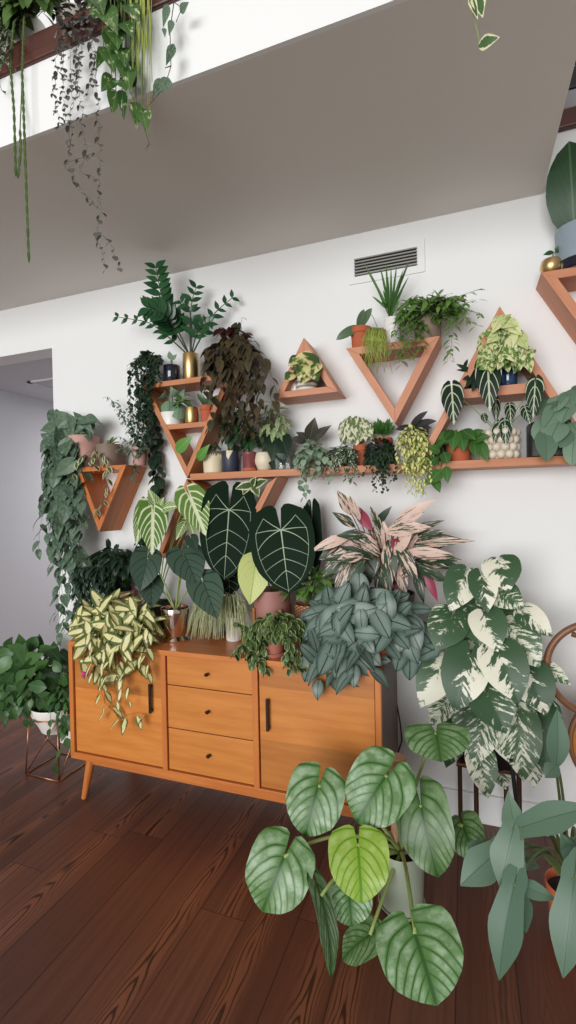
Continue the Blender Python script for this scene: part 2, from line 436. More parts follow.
def floor_mat():
    t = NT('stained oak floor')
    oc = t.n('ShaderNodeTexCoord').outputs['Object']
    sp = t.n('ShaderNodeSeparateXYZ'); t.l(oc, sp.inputs[0]); x, y = sp.outputs[0], sp.outputs[1]
    PW = .172
    xs = t.math('DIVIDE', t.math('ADD', x, 10+.022), PW); ci = t.math('FLOOR', xs); fx = t.math('FRACT', xs)
    wn = t.n('ShaderNodeTexWhiteNoise', noise_dimensions='1D'); t.l(ci, wn.inputs['W'])
    ys = t.math('ADD', t.math('DIVIDE', y, 1.35), t.math('MULTIPLY', wn.outputs[0], 7.0)); cj = t.math('FLOOR', ys); fy = t.math('FRACT', ys)
    w2 = t.n('ShaderNodeTexWhiteNoise', noise_dimensions='2D'); t.l(t.comb(ci, cj, 0.0), w2.inputs['Vector'])
    rid = w2.outputs[0]
    sep = t.n('ShaderNodeSeparateColor'); t.l(w2.outputs[1], sep.inputs[0])
    # cathedral grain: rings of a bowed, stretched distance
    g = t.noise(t.comb(t.math('MULTIPLY', x, 11.0), t.math('MULTIPLY', y, 2.6), t.math('MULTIPLY', rid, 41.0)), 1.0, 2, .45)
    off = t.math('MULTIPLY_ADD', sep.outputs[1], .5, .25)
    ax = t.math('ABSOLUTE', t.math('SUBTRACT', fx, off))
    ph = t.math('ADD', t.math('MULTIPLY', g, 6.0), t.math('ADD', t.math('MULTIPLY', t.math('POWER', ax, 1.3), 15.0), t.math('MULTIPLY', y, 4.5)))
    ring = t.math('ABSOLUTE', t.math('SUBTRACT', t.math('FRACT', ph), .5))
    pores = t.noise(t.comb(t.math('MULTIPLY', x, 420.0), t.math('MULTIPLY', y, 14.0), rid), 1.0, 2)
    line = t.ramp(t.math('ADD', ring, t.math('MULTIPLY', t.math('SUBTRACT', pores, .5), .35)), .26, .44)
    heart = t.ramp(ax, .36, .06)         # bold figure only along the heart of a board
    has = t.ramp(sep.outputs[2], .2, .35)
    streak = t.noise(t.comb(t.math('MULTIPLY', x, 60.0), t.math('MULTIPLY', y, 2.0), t.math('MULTIPLY', rid, 9.0)), 1.0, 3)
    c = t.mix(rid, lin((92, 54, 41)), lin((118, 73, 55)))
    c = t.mix(t.math('MULTIPLY', t.ramp(streak, .35, .7), .5), c, lin((80, 43, 33)))
    c = t.mix(t.math('MULTIPLY', t.math('MULTIPLY', heart, has), .6), c, lin((144, 90, 64)))
    c = t.mix(t.math('MULTIPLY', t.math('MULTIPLY', line, heart), t.math('MULTIPLY', has, .95)), c, lin((46, 22, 17)))
    c = t.mix(t.math('MULTIPLY', t.ramp(pores, .55, .75), .35), c, lin((48, 24, 18)))
    ex = t.math('MINIMUM', fx, t.math('SUBTRACT', 1.0, fx)); ey = t.math('MULTIPLY', t.math('MINIMUM', fy, t.math('SUBTRACT', 1.0, fy)), 9.0)
    seam = t.ramp(t.math('MINIMUM', ex, ey), .018, .004)
    c = t.mix(t.math('MULTIPLY', seam, .8), c, lin((30, 14, 11)))
    t.l(c, t.b.inputs['Base Color'])
    t.l(t.math('MULTIPLY_ADD', streak, .2, .30), t.b.inputs['Roughness'])
    b = t.n('ShaderNodeBump'); b.inputs['Strength'].default_value = .25; b.inputs['Distance'].default_value = .002
    t.l(t.math('ADD', t.math('MULTIPLY', line, t.math('MULTIPLY', heart, -.4)), t.math('MULTIPLY', seam, -1.0)), b.inputs['Height'])
    t.l(b.outputs[0], t.b.inputs['Normal'])
    return t.m
def sbox(name, a, b, m, bevel=0):
    mb = MB(); box(mb, a, b); return struct(build(name, mb, m, smooth=False, bevel=bevel, grain=(1, 0, 0)))
mb = MB(); box(mb, (-5.2, -3.6, -.12), (3.4, 5.2, 0)); struct(build('floor', mb, floor_mat(), smooth=False))
DX, DZ = -2.366, 2.434                   # right edge and head of the hall opening
mb = MB(); prism(mb, [(DX, 0), (3.4, 0), (3.4, 5.2), (-5.2, 5.2), (-5.2, DZ), (DX, DZ)], YW, YW+.14)
struct(build('wall_back', mb, M_wall, smooth=False))
HX = float(atz(0, 390, DZ)[0])           # side wall of the hall
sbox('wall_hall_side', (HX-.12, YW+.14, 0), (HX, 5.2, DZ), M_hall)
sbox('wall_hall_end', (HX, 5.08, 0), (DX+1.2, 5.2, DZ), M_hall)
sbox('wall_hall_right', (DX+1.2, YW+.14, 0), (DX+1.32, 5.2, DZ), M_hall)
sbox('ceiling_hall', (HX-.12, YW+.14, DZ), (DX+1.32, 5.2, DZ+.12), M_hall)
# hatch in the hall ceiling
mb = MB(); h0 = atz(8, 377, DZ); h1 = atz(29, 381, DZ)
for a, b in (((h1[0]-.02, h1[1], DZ-.012), (h1[0]+.9, h1[1]+.03, DZ)), ((h1[0]-.02, h1[1], DZ-.012), (h1[0]+.012, h1[1]+.75, DZ)),
             ((h1[0]-.02, h1[1]+.72, DZ-.012), (h1[0]+.9, h1[1]+.75, DZ)), ((h1[0]+.87, h1[1], DZ-.012), (h1[0]+.9, h1[1]+.75, DZ))): box(mb, a, b)
struct(build('trim_1', mb, M_hall, smooth=False))
# the loft: its slab is the ceiling here, with a white fascia and a brown ledge above
LX, LY = .328, 1.298
LZ0, LZ1 = 2.965, 3.055
sbox('ceiling', (-5.2, LY, ZC), (LX, YW, LZ0), M_ceil)
sbox('wall_loft_fascia', (-5.2, LY-.014, ZC), (LX, LY, LZ0), M_wall)
sbox('trim_2', (-5.2, LY-.028, LZ0), (LX, LY+.2, LZ1), M_ledge, .006)
sbox('wall_loft', (-5.2, 2.0, LZ1), (LX, 2.06, 5.2), M_wall)
sbox('trim_3', (LX, YW-.03, LZ0), (3.4, YW, LZ0+.075), M_ledge, .006)
sbox('ceiling_light_blocker', (-5.2, -3.6, 5.2), (3.4, 5.2, 5.32), M_ceil)  # unseen slab added to block sky light and darken the fascia
# skirting
mb = MB(); box(mb, (DX, YW-.016, 0), (3.4, YW, .13)); struct(build('baseboard_back', mb, M_trim, smooth=False, bevel=.004))
mb = MB(); box(mb, (DX-.0, YW, 0), (DX+.0, YW+.14, .13)) if False else box(mb, (HX, YW+.14, 0), (HX+.014, 5.08, .12)); struct(build('baseboard_hall', mb, M_trim, smooth=False, bevel=.004))

# ventilation grille
M_vent = plain('grey grille metal', (150, 148, 144), .5, var=.03)
M_dark = plain('dark duct', (30, 28, 27), .9, var=0)
root = thing('ventilation_grille', 'grey slatted ventilation grille in the white wall under the ceiling', 'vent', (-.332, YW, 2.52))
mb = MB(); box(mb, (-.507, YW-.006, 2.489), (-.152, YW-.0005, 2.64)); build('cover_plate', mb, M_wall, root, smooth=False, bevel=.002)
mb = MB(); box(mb, (-.476, YW-.007, 2.523), (-.188, YW-.0062, 2.601)); build('duct_opening', mb, M_dark, root, smooth=False)
for i in range(6):
    z = 2.525+i*.0145
    mb = MB(); prism(mb, [(-.477, z), (-.187, z), (-.187, z+.006), (-.477, z+.006)], YW-.016, YW-.0075); build('slat', mb, M_vent, root, smooth=False)
# black rail far up at the right
M_black = plain('black metal', (22, 22, 23), .45, var=.02)
M_greyp = plain('mid grey paint', (140, 138, 140), .8, var=.02)
root = thing('loft_railing', 'black and grey loft railing above the brown ledge at the right edge', 'railing', (.6, YW-.02, LZ0+.077))
mb = MB(); box(mb, (LX+.01, YW-.02, LZ0+.077), (1.6, YW-.008, LZ0+.15)); build('kick_board', mb, M_greyp, root, smooth=False, bevel=.002)
mb = MB(); box(mb, (LX+.01, YW-.028, LZ0+.152), (1.6, YW-.004, LZ0+.235)); build('rail', mb, M_black, root, smooth=False, bevel=.004)
mb = MB(); box(mb, (LX+.01, YW-.024, LZ0+.25), (1.6, YW-.008, LZ0+.275)); build('top_rail', mb, M_black, root, smooth=False, bevel=.004)

# ================================================================== sideboard
W1 = woodmat('amber acacia', (190, 114, 48), (215, 142, 70), .9, .36, plank=None, coat=.15)
W2 = woodmat('amber acacia planks', (190, 114, 48), (215, 142, 70), .9, .36, plank=.112, coat=.15)
W3 = woodmat('amber acacia case', (184, 102, 46), (214, 136, 68), .8, .38, coat=.12)
W4 = woodmat('shaded grey brown wood', (96, 72, 58), (124, 96, 80), .8, .45)  # darkened to carry the shade of the right side; also on the back panel
M_hand = plain('dark bronze', (52, 38, 30), .4, .6, var=.05)
SX0, SX1, SY0, SY1, SZ0, SZ1 = -1.851, -.313, 1.856, 2.286, .207, .788
sideboard = root = thing('sideboard', 'long amber wood sideboard with two doors and three drawers against the white wall', 'sideboard', ((SX0+SX1)/2, (SY0+SY1)/2, 0))
tk = .024
mb = MB(); box(mb, (SX0, SY0, SZ1-tk), (SX1, SY1, SZ1)); build('top', mb, W3, root, smooth=False, bevel=.002, grain=(1, 0, 0))
mb = MB(); prism(mb, [(SX0, SZ0), (SX1, SZ0), (SX1-tk, SZ0+tk+.008), (SX0+tk, SZ0+tk+.008)], SY0, SY1); build('bottom_panel', mb, W3, root, smooth=False, bevel=.0015, grain=(1, 0, 0))
mb = MB(); prism(mb, [(SX0, SZ0), (SX0+tk, SZ0+tk+.008), (SX0+tk, SZ1-tk), (SX0, SZ1-tk)], SY0, SY1); build('side_panel', mb, W3, root, smooth=False, bevel=.0015, grain=(0, 0, 1))
mb = MB(); prism(mb, [(SX1, SZ0), (SX1-tk, SZ0+tk+.008), (SX1-tk, SZ1-tk), (SX1, SZ1-tk)], SY0, SY1); sp_ = build('side_panel', mb, W3, root, smooth=False, bevel=.0015, grain=(0, 0, 1))
mb = MB(); box(mb, (SX1, SY0+.004, SZ0+.004), (SX1+.0025, SY1, SZ1-.004)); build('side_shade_sheet', mb, W4, root, sp_, smooth=False, grain=(0, 0, 1))  # thin dark sheet: shade on the right side put into its colour
mb = MB(); box(mb, (SX0+tk, SY1-.012, SZ0+.03), (SX1-tk, SY1-.002, SZ1-tk)); build('back_panel', mb, W4, root, smooth=False, grain=(1, 0, 0))
D1, D2 = -1.303, -.846
for d in (D1, D2):
    mb = MB(); box(mb, (d-.013, SY0+.002, SZ0+tk+.008), (d+.013, SY1-.014, SZ1-tk)); build('divider', mb, W3, root, smooth=False, bevel=.0015, grain=(0, 0, 1))
g = .0035; fy0, fy1 = SY0+.012, SY0+.032; z0, z1 = SZ0+tk+.008+g, SZ1-tk-g
for a, b, hx in ((SX0+tk+g, D1-.013-g, 'r'), (D2+.013+g, SX1-tk-g, 'l')):
    mb = MB(); box(mb, (a, fy0, z0), (b, fy1, z1)); d = build('door', mb, W2, root, smooth=False, bevel=.0015, grain=(1, 0, 0))
    x = b-.052 if hx == 'r' else a+.042
    mb = MB(); box(mb, (x-.0065, fy0-.021, .492), (x+.0065, fy0-.012, .628)); box(mb, (x-.005, fy0-.013, .50), (x+.005, fy0+.002, .51)); box(mb, (x-.005, fy0-.013, .61), (x+.005, fy0+.002, .62))
    build('handle', mb, M_hand, root, d, smooth=False, bevel=.002)
a, b = D1+.013+g, D2-.013-g; H = z1-z0
for f0, f1 in ((0, .362), (.37, .742), (.75, 1)):
    mb = MB(); box(mb, (a, fy0, z0+H*f0), (b, fy1, z0+H*f1)); d = build('drawer', mb, W1, root, smooth=False, bevel=.0015, grain=(1, 0, 0))
    mb = MB(); c = V3((a+b)/2, fy0, z0+H*(f0+f1)/2+.004)
    tube(mb, [c, c+V3(0, -.012, 0)], .005, 12); lathe(mb, [(1e-4, -.007), (.007, -.006), (.0105, 0), (.007, .006), (1e-4, .007)], c+V3(0, -.016, 0), 14)
    build('knob', mb, M_hand, root, d, smooth=True, sharp=.8)
for sx, x in ((-1, SX0+.085), (1, SX1-.085)):
    for sy, y in ((-1, SY0+.05), (1, SY1-.06)):
        mb = MB(); tube(mb, [(x, y, SZ0+.002), (x+sx*.035, y+sy*.022, .0)], .024, 20, .0135); build('leg', mb, W3, root, sharp=.7, grain=(0, 0, 1))
mb = MB(); box(mb, (SX0+.1, SY0+.036, SZ0-.034), (SX1-.1, SY0+.058, SZ0)); build('apron', mb, W3, root, smooth=False, bevel=.0015, grain=(1, 0, 0))

# ================================================================== wall shelves
WS = woodmat('salmon cherry wood', (186, 118, 80), (208, 144, 108), .8, .5)
WM = woodmat('amber cherry wood', (178, 108, 62), (202, 136, 92), .8, .5)
WO = woodmat('orange cherry wood', (184, 100, 42), (212, 130, 66), .8, .45)
def off_tri(P, t):                       # the triangle P moved inwards by t
    c = sum(np.array(p) for p in P)/3; out = []
    for i in range(3):
        A, B, C = (np.array(P[i]), np.array(P[(i+1) % 3]), np.array(P[(i-1) % 3]))
        u, w = nrm(np.append(B-A, 0))[:2], nrm(np.append(C-A, 0))[:2]
        h = nrm(np.append(u+w, 0))[:2]; sn = abs(u[0]*w[1]-u[1]*w[0])
        s = math.sqrt(max(1e-6, (1-u@w)/2)); out.append(tuple(A+h*t/s))
    return out
def tri_boards(root, P, t, mat, names, y0=FY, y1=YW-.001):
    Q = off_tri(P, t); objs = []
    for i, nm in enumerate(names):
        if nm is None: continue
        j = (i+1) % 3; mb = MB(); prism(mb, [P[i], P[j], Q[j], Q[i]], y0, y1)
        d = (P[j][0]-P[i][0], 0, P[j][1]-P[i][1]); objs.append(build(nm, mb, mat, root, smooth=False, bevel=.0015, grain=d))
    return objs
def board(name, root, x0, x1, z0, z1, mat, y0=FY, y1=YW-.001):
    mb = MB(); box(mb, (x0, y0, z0), (x1, y1, z1)); return build(name, mb, mat, root, smooth=False, bevel=.0015, grain=(1, 0, 0))
# V planter, left
s = thing('triangle_shelf', 'orange wood inverted triangle wall box beside the doorway, trailing plants on top', 'wall shelf', (-1.862, YW, 1.32), 'triangle wall shelves')
Z_S1 = 1.672
tri_boards(s, [(-2.035, Z_S1), (-1.69, Z_S1), (-1.882, 1.312)], .026, WO, ['top_board', 'side_board', 'side_board'], y0=2.125)
# tall V with a middle board
s = thing('triangle_shelf', 'salmon wood inverted triangle wall shelf with a middle board, widest one, left of centre', 'wall shelf', (-1.33, YW, 1.58), 'triangle wall shelves')
Z_S2 = 2.095
tri_boards(s, [(-1.598, Z_S2), (-1.058, Z_S2), (-1.332, 1.585)], .027, WM, ['top_board', 'side_board', 'side_board'])
Z_S2M = 1.868
board('middle_board', s, -1.462, -1.207, Z_S2M-.026, Z_S2M, WM, FY+.003)
# long shelf
Z_S3 = 1.608
s = thing('long_shelf', 'long thin salmon wood wall shelf running to the right edge', 'wall shelf', (-.4, YW, 1.58))
board('board', s, -1.315, .62, Z_S3-.033, Z_S3, WM)
# upright triangle under the tall V
s = thing('triangle_shelf', 'dark shadowed upright triangle wall shelf behind the white-veined leaves, under the tall inverted one', 'wall shelf', (-1.33, YW, 1.175), 'triangle wall shelves')
tri_boards(s, [(-1.335, 1.583), (-1.53, 1.174), (-1.13, 1.174)], .026, WM, ['side_board', 'bottom_board', 'side_board'])
# inverted triangle hanging under the long shelf
s = thing('triangle_shelf', 'inverted triangle wall shelf hanging under the long shelf behind the dark velvet leaves', 'wall shelf', (-1.06, YW, 1.2), 'triangle wall shelves')
tri_boards(s, [(-.835, 1.5745), (-1.075, 1.16), (-1.31, 1.5745)], .03, WM, ['side_board', 'side_board', None])
# upright triangle standing on the long shelf, right
s = thing('triangle_shelf', 'large upright triangle wall shelf with inner board, on the long shelf at right', 'wall shelf', (.14, YW, Z_S3), 'triangle wall shelves')
P = [(-.192, Z_S3+.001), (.146, 2.225), (.478, Z_S3+.001)]
tri_boards(s, P, .03, WS, ['side_board', 'side_board', None])
Z_S4 = 1.905
board('inner_board', s, -.012, .299, Z_S4-.04, Z_S4, WS, FY+.003)
# small upright triangle
s = thing('triangle_shelf', 'small upright triangle wall box holding one variegated plant', 'wall shelf', (-.685, YW, 1.95), 'triangle wall shelves')
tri_boards(s, [(-.842, 1.944), (-.69, 2.214), (-.53, 1.947)], .03, WS, ['side_board', 'side_board', 'bottom_board'])
# V under the grille
s = thing('triangle_shelf', 'inverted triangle wall shelf with open centre below the ventilation grille', 'wall shelf', (-.28, YW, 1.79), 'triangle wall shelves')
Z_S6 = 2.138
tri_boards(s, [(-.491, Z_S6), (-.085, Z_S6), (-.279, 1.783)], .034, WS, ['top_board', 'side_board', 'side_board'])
# V cut by the right edge
s = thing('triangle_shelf', 'highest inverted triangle wall shelf, cut off by the right edge', 'wall shelf', (.52, YW, 1.94), 'triangle wall shelves')
Z_S7 = 2.333
tri_boards(s, [(.297, Z_S7), (.742, Z_S7), (.52, 1.945)], .034, WS, ['top_board', 'side_board', 'side_board'])

# ================================================================== light
w = bpy.data.worlds.new('World'); sc.world = w; w.use_nodes = True
nt = w.node_tree; bg = nt.nodes['Background']; bg.inputs[0].default_value = lin((240, 240, 240)); bg.inputs[1].default_value = .38
def area(name, loc, tgt, sx, sy, power, c=(1, 1, 1)):
    d = bpy.data.lights.new(name, 'AREA'); d.shape = 'RECTANGLE'; d.size = sx; d.size_y = sy; d.energy = power; d.color = c
    o = bpy.data.objects.new(name, d); col.objects.link(o); o.location = loc
    o.rotation_euler = (Vector(tgt)-Vector(loc)).to_track_quat('-Z', 'Y').to_euler(); return o
area('tall_window_daylight', (-2.0, -9.0, 2.3), (-.6, 2.3, 1.4), 7.0, 5.0, 1020, (1, 1, 1))
area('hall_fill_light', (HX+1.0, 4.2, DZ-.03), (HX+1.0, 4.2, 0), .5, .5, 32, (1, .97, .94))  # unseen fill light, added to lift the dark hall
sc.view_settings.view_transform = 'Standard'; sc.view_settings.look = 'None'
sc.view_settings.exposure = 0.0; sc.view_settings.gamma = 1.0; sc.view_settings.use_curve_mapping = False
# ================================================================== plant materials
SOIL = plain('dark potting soil', (46, 36, 30), .95, var=.3, scale=160, bump=.6, bscale=220)
M_stem = plain('green stem', (92, 112, 62), .55, var=.08)
M_stemd = plain('brown stem', (86, 68, 52), .6, var=.1)
M_stemp = plain('pale green stalk', (150, 168, 96), .5, var=.08)
M_terra = plain('terracotta', (186, 96, 62), .8, var=.06, bump=.15)
M_terrap = plain('pink terracotta', (196, 122, 104), .8, var=.06, bump=.12)
M_white = plain('white ceramic', (234, 232, 226), .35, var=.02)
M_cream = plain('cream ceramic', (226, 214, 188), .45, var=.04)
M_dusty = plain('dusty rose ceramic', (168, 116, 106), .6, var=.04)
M_gold = plain('brushed gold', (216, 184, 128), .36, 1.0, var=.06, scale=40)
M_navy = plain('glossy navy glaze', (22, 26, 44), .12, var=.02, coat=.6)
M_slate = plain('slate blue ceramic', (58, 66, 84), .4, var=.05)
M_char = plain('charcoal ceramic', (44, 47, 46), .5, var=.05)
M_sage = plain('sage green ceramic', (158, 168, 148), .4, var=.03)
M_bluegrey = plain('blue grey ceramic', (140, 154, 164), .5, var=.03)
M_taupe = plain('taupe ceramic', (132, 112, 98), .6, var=.06)
M_rosegold = plain('mirror rose gold', (244, 220, 208), .1, 1.0, var=.03)
M_blueglass = plain('deep blue glaze', (34, 64, 104), .12, var=.15, scale=30, coat=.8)
M_glass = plain('clear glass', (240, 246, 244), .03, var=0, trans=.92)
M_mauve = plain('mauve glaze', (132, 70, 70), .4, var=.15, scale=40)
M_bubble = plain('bone glaze', (222, 208, 190), .4, var=.03)
M_coco = plain('coco fibre', (206, 160, 130), .95, var=.25, scale=120, bump=1.0, bscale=160)
M_pebble = plain('speckled stone pot', (178, 172, 160), .85, var=.28, scale=130, bump=.7, bscale=120)
M_bamboo = woodmat('honey bamboo', (168, 112, 64), (206, 152, 98), .8, .45)

def stripes_mat():
    t = NT('white and taupe banded glaze')
    uv = t.n('ShaderNodeUVMap', uv_map='UVMap').outputs[0]; sp = t.n('ShaderNodeSeparateXYZ'); t.l(uv, sp.inputs[0])
    f = t.math('FRACT', t.math('MULTIPLY', sp.outputs[1], 46.0))
    t.l(t.mix(t.ramp(f, .5, .56), lin((228, 222, 210)), lin((150, 138, 124))), t.b.inputs['Base Color']); t.b.inputs['Roughness'].default_value = .5
    return t.m
def wicker_mat():
    t = NT('woven rattan')
    uv = t.n('ShaderNodeUVMap', uv_map='UVMap').outputs[0]; sp = t.n('ShaderNodeSeparateXYZ'); t.l(uv, sp.inputs[0])
    a = t.math('FRACT', t.math('ADD', t.math('MULTIPLY', sp.outputs[0], 16.0), t.math('MULTIPLY', sp.outputs[1], 70.0)))
    b = t.math('FRACT', t.math('SUBTRACT', t.math('MULTIPLY', sp.outputs[0], 16.0), t.math('MULTIPLY', sp.outputs[1], 70.0)))
    k = t.math('MAXIMUM', t.ramp(a, .62, .7), t.ramp(b, .62, .7))
    t.l(t.mix(k, lin((206, 150, 108)), lin((116, 66, 42))), t.b.inputs['Base Color']); t.b.inputs['Roughness'].default_value = .7
    return t.m
def drip_mat():
    t = NT('cream pot with dark drips')
    uv = t.n('ShaderNodeUVMap', uv_map='UVMap').outputs[0]; sp = t.n('ShaderNodeSeparateXYZ'); t.l(uv, sp.inputs[0])
    nz = t.noise(t.comb(t.math('MULTIPLY', sp.outputs[0], 34.0), 0.0, 0.0), 1.0, 2)
    k = t.ramp(t.math('SUBTRACT', t.math('ADD', sp.outputs[1], t.math('MULTIPLY', nz, -.06)), .062), -.002, .002)
    t.l(t.mix(k, lin((224, 210, 178)), lin((110, 100, 82))), t.b.inputs['Base Color']); t.b.inputs['Roughness'].default_value = .5
    return t.m
def point_mat():
    t = NT('navy pot with cream triangles')
    uv = t.n('ShaderNodeUVMap', uv_map='UVMap').outputs[0]; sp = t.n('ShaderNodeSeparateXYZ'); t.l(uv, sp.inputs[0])
    f = t.math('ABSOLUTE', t.math('SUBTRACT', t.math('FRACT', t.math('MULTIPLY', sp.outputs[0], 4.0)), .12))
    k = t.math('GREATER_THAN', sp.outputs[1], t.math('MULTIPLY_ADD', f, .13, .062))
    t.l(t.mix(k, lin((48, 54, 70)), lin((226, 206, 176))), t.b.inputs['Base Color']); t.b.inputs['Roughness'].default_value = .5
    return t.m
M_stripe, M_wicker, M_drip, M_point = stripes_mat(), wicker_mat(), drip_mat(), point_mat()

L_mid = leafmat('fresh green leaf', (44, 86, 36), (74, 118, 50), vein=(100, 140, 74), nv=6, vw=.1, lat=.35)
L_deep = leafmat('deep green leaf', (30, 62, 36), (50, 88, 48), vein=(74, 108, 66), nv=6, vw=.1, lat=.3)
L_dark = leafmat('blackish green leaf', (28, 48, 36), (44, 66, 48), vein=(60, 82, 62), nv=5, vw=.1, lat=.2)
L_satin = leafmat('grey green satin leaf', (66, 92, 70), (102, 126, 102), vein=(82, 106, 84), nv=6, lat=.2, mode='splash', cv=(122, 144, 124), amt=.46, nsc=6, soft=.12)
L_silver = leafmat('silver grey green leaf', (54, 76, 66), (78, 100, 88), vein=(34, 54, 46), nv=5, vw=.14, lat=.25, mid=.08, mode='center', cv=(116, 136, 126), amt=.72, nsc=2.0, soft=.28, rough=.36)
L_lime = leafmat('lime green leaf', (122, 158, 62), (160, 184, 84), vein=(176, 198, 110), nv=6, lat=.3)
L_micans = leafmat('bronze velvet leaf', (52, 52, 34), (86, 72, 46), vein=(50, 42, 30), nv=5, lat=.3, rough=.6, back=(96, 52, 46))
L_zz = leafmat('glossy dark green leaf', (32, 72, 44), (52, 96, 58), vein=(60, 100, 70), nv=5, lat=.1, rough=.25)
L_varie = leafmat('green leaf with cream margin', (60, 92, 52), (88, 118, 70), mode='edge', cv=(222, 220, 176), amt=.36, nsc=5)
L_vwhite = leafmat('dark leaf splashed white', (40, 70, 44), (62, 92, 58), mode='splash', cv=(226, 226, 206), amt=.45, nsc=4)
L_hoya = leafmat('cream centred waxy leaf', (84, 104, 50), (120, 130, 66), mode='center', cv=(234, 226, 168), amt=.52, nsc=2.5, soft=.06, rough=.35)
L_yellow = leafmat('yellow centred small leaf', (86, 116, 44), (116, 140, 56), mode='center', cv=(226, 224, 146), amt=.7, nsc=3, soft=.06)
L_pale = leafmat('pale cream leaf', (196, 206, 140), (222, 224, 168), vein=(150, 176, 96), nv=5, lat=.3, mode='splash', cv=(118, 152, 72), amt=.4, nsc=3, soft=.08)
L_palegreen = leafmat('pale mint leaf', (168, 186, 136), (206, 214, 172), mode='splash', cv=(112, 146, 84), amt=.45, nsc=4)
L_cal = leafmat('white veined green leaf', (92, 132, 56), (124, 160, 78), vein=(232, 238, 200), nv=6, slope=.7, vw=.36, mid=.15, rough=.42)
L_alo = leafmat('grey green quilted leaf', (58, 82, 66), (78, 102, 84), vein=(34, 54, 42), nv=5, slope=.6, vw=.2, mid=.035, rough=.4)
L_polly = leafmat('near black leaf with pale veins', (26, 44, 32), (36, 58, 40), vein=(196, 208, 178), nv=3.6, slope=.75, vw=.2, mid=.1, rough=.35, back=(74, 60, 62))
L_anth = leafmat('velvet black green leaf', (15, 32, 20), (20, 42, 25), rough=.6, spec=.12, tr=.02)
L_avein = plain('pale vein', (168, 186, 158), .6, var=.03)
L_triostar = leafmat('green cream and pink striped leaf', (38, 62, 40), (58, 84, 54), mode='stripe', cv=(226, 196, 180), amt=.48, nsc=2.6, soft=.03, back=(158, 62, 84), rough=.4)
L_mamei = leafmat('green leaf brushed with silver', (64, 110, 46), (84, 126, 54), vein=(48, 88, 38), nv=5.5, slope=.75, vw=.13, mid=.06, silver=(172, 198, 164), samt=.8, rough=.35)
L_mameig = leafmat('green leaf faintly silvered', (66, 102, 46), (82, 118, 54), vein=(44, 80, 36), nv=5.5, slope=.75, vw=.13, mid=.05, silver=(156, 182, 142), samt=.55, rough=.35)
L_mameiy = leafmat('new yellow green leaf', (132, 170, 44), (150, 186, 56), vein=(92, 140, 34), nv=5.5, slope=.75, vw=.14, mid=.06, silver=(196, 214, 140), samt=.6, rough=.33)
L_hast = leafmat('silvery sage leaf', (82, 110, 90), (102, 128, 106), vein=(66, 94, 74), nv=7, lat=.1, mid=.035, rough=.4)
L_albo = leafmat('half white marbled leaf', (54, 84, 56), (74, 104, 70), mode='half', cv=(236, 234, 214), amt=.5, nsc=4.5, hw=.36, soft=.02, rough=.4)
L_green_albo = leafmat('green marbled leaf', (54, 86, 56), (74, 104, 68), mode='half', cv=(226, 228, 206), amt=.44, nsc=9, hw=.16, soft=.03, rough=.4)
L_pep = leafmat('silver green plump leaf', (112, 142, 116), (146, 170, 142), vein=(88, 122, 96), nv=5, lat=.4, rough=.45)
L_grass = leafmat('pale striped blade', (172, 186, 126), (214, 216, 176), rough=.5)
L_string = leafmat('jointed green stem', (70, 100, 50), (96, 124, 62), vein=(70, 98, 46), nv=4, lat=.3)
L_heart = leafmat('tiny slate leaf', (82, 82, 78), (120, 118, 112), rough=.6)
L_purple = leafmat('dark purple leaf', (44, 46, 48), (66, 66, 66), vein=(84, 80, 82), nv=6, lat=.2, back=(90, 60, 70), rough=.35)
L_euc = leafmat('powdery grey green leaf', (112, 138, 112), (150, 170, 144), rough=.55)
L_rhip = leafmat('thin yellow green stem', (150, 168, 74), (176, 190, 100), rough=.5)
L_fern = leafmat('bright vine leaf', (74, 112, 48), (110, 144, 70), vein=(130, 160, 90), nv=5, lat=.2)
L_orchid = leafmat('thick grey green leaf', (88, 112, 80), (110, 130, 96), rough=.4)
L_butter = leafmat('butter yellow leaf', (206, 218, 132), (222, 230, 156), vein=(172, 196, 110), nv=7, lat=.4, mode='splash', cv=(178, 200, 116), amt=.34, nsc=3)
M_flower = plain('magenta petals', (196, 60, 120), .6, var=.1)
M_teal = plain('teal plastic', (30, 134, 128), .4, var=.03)

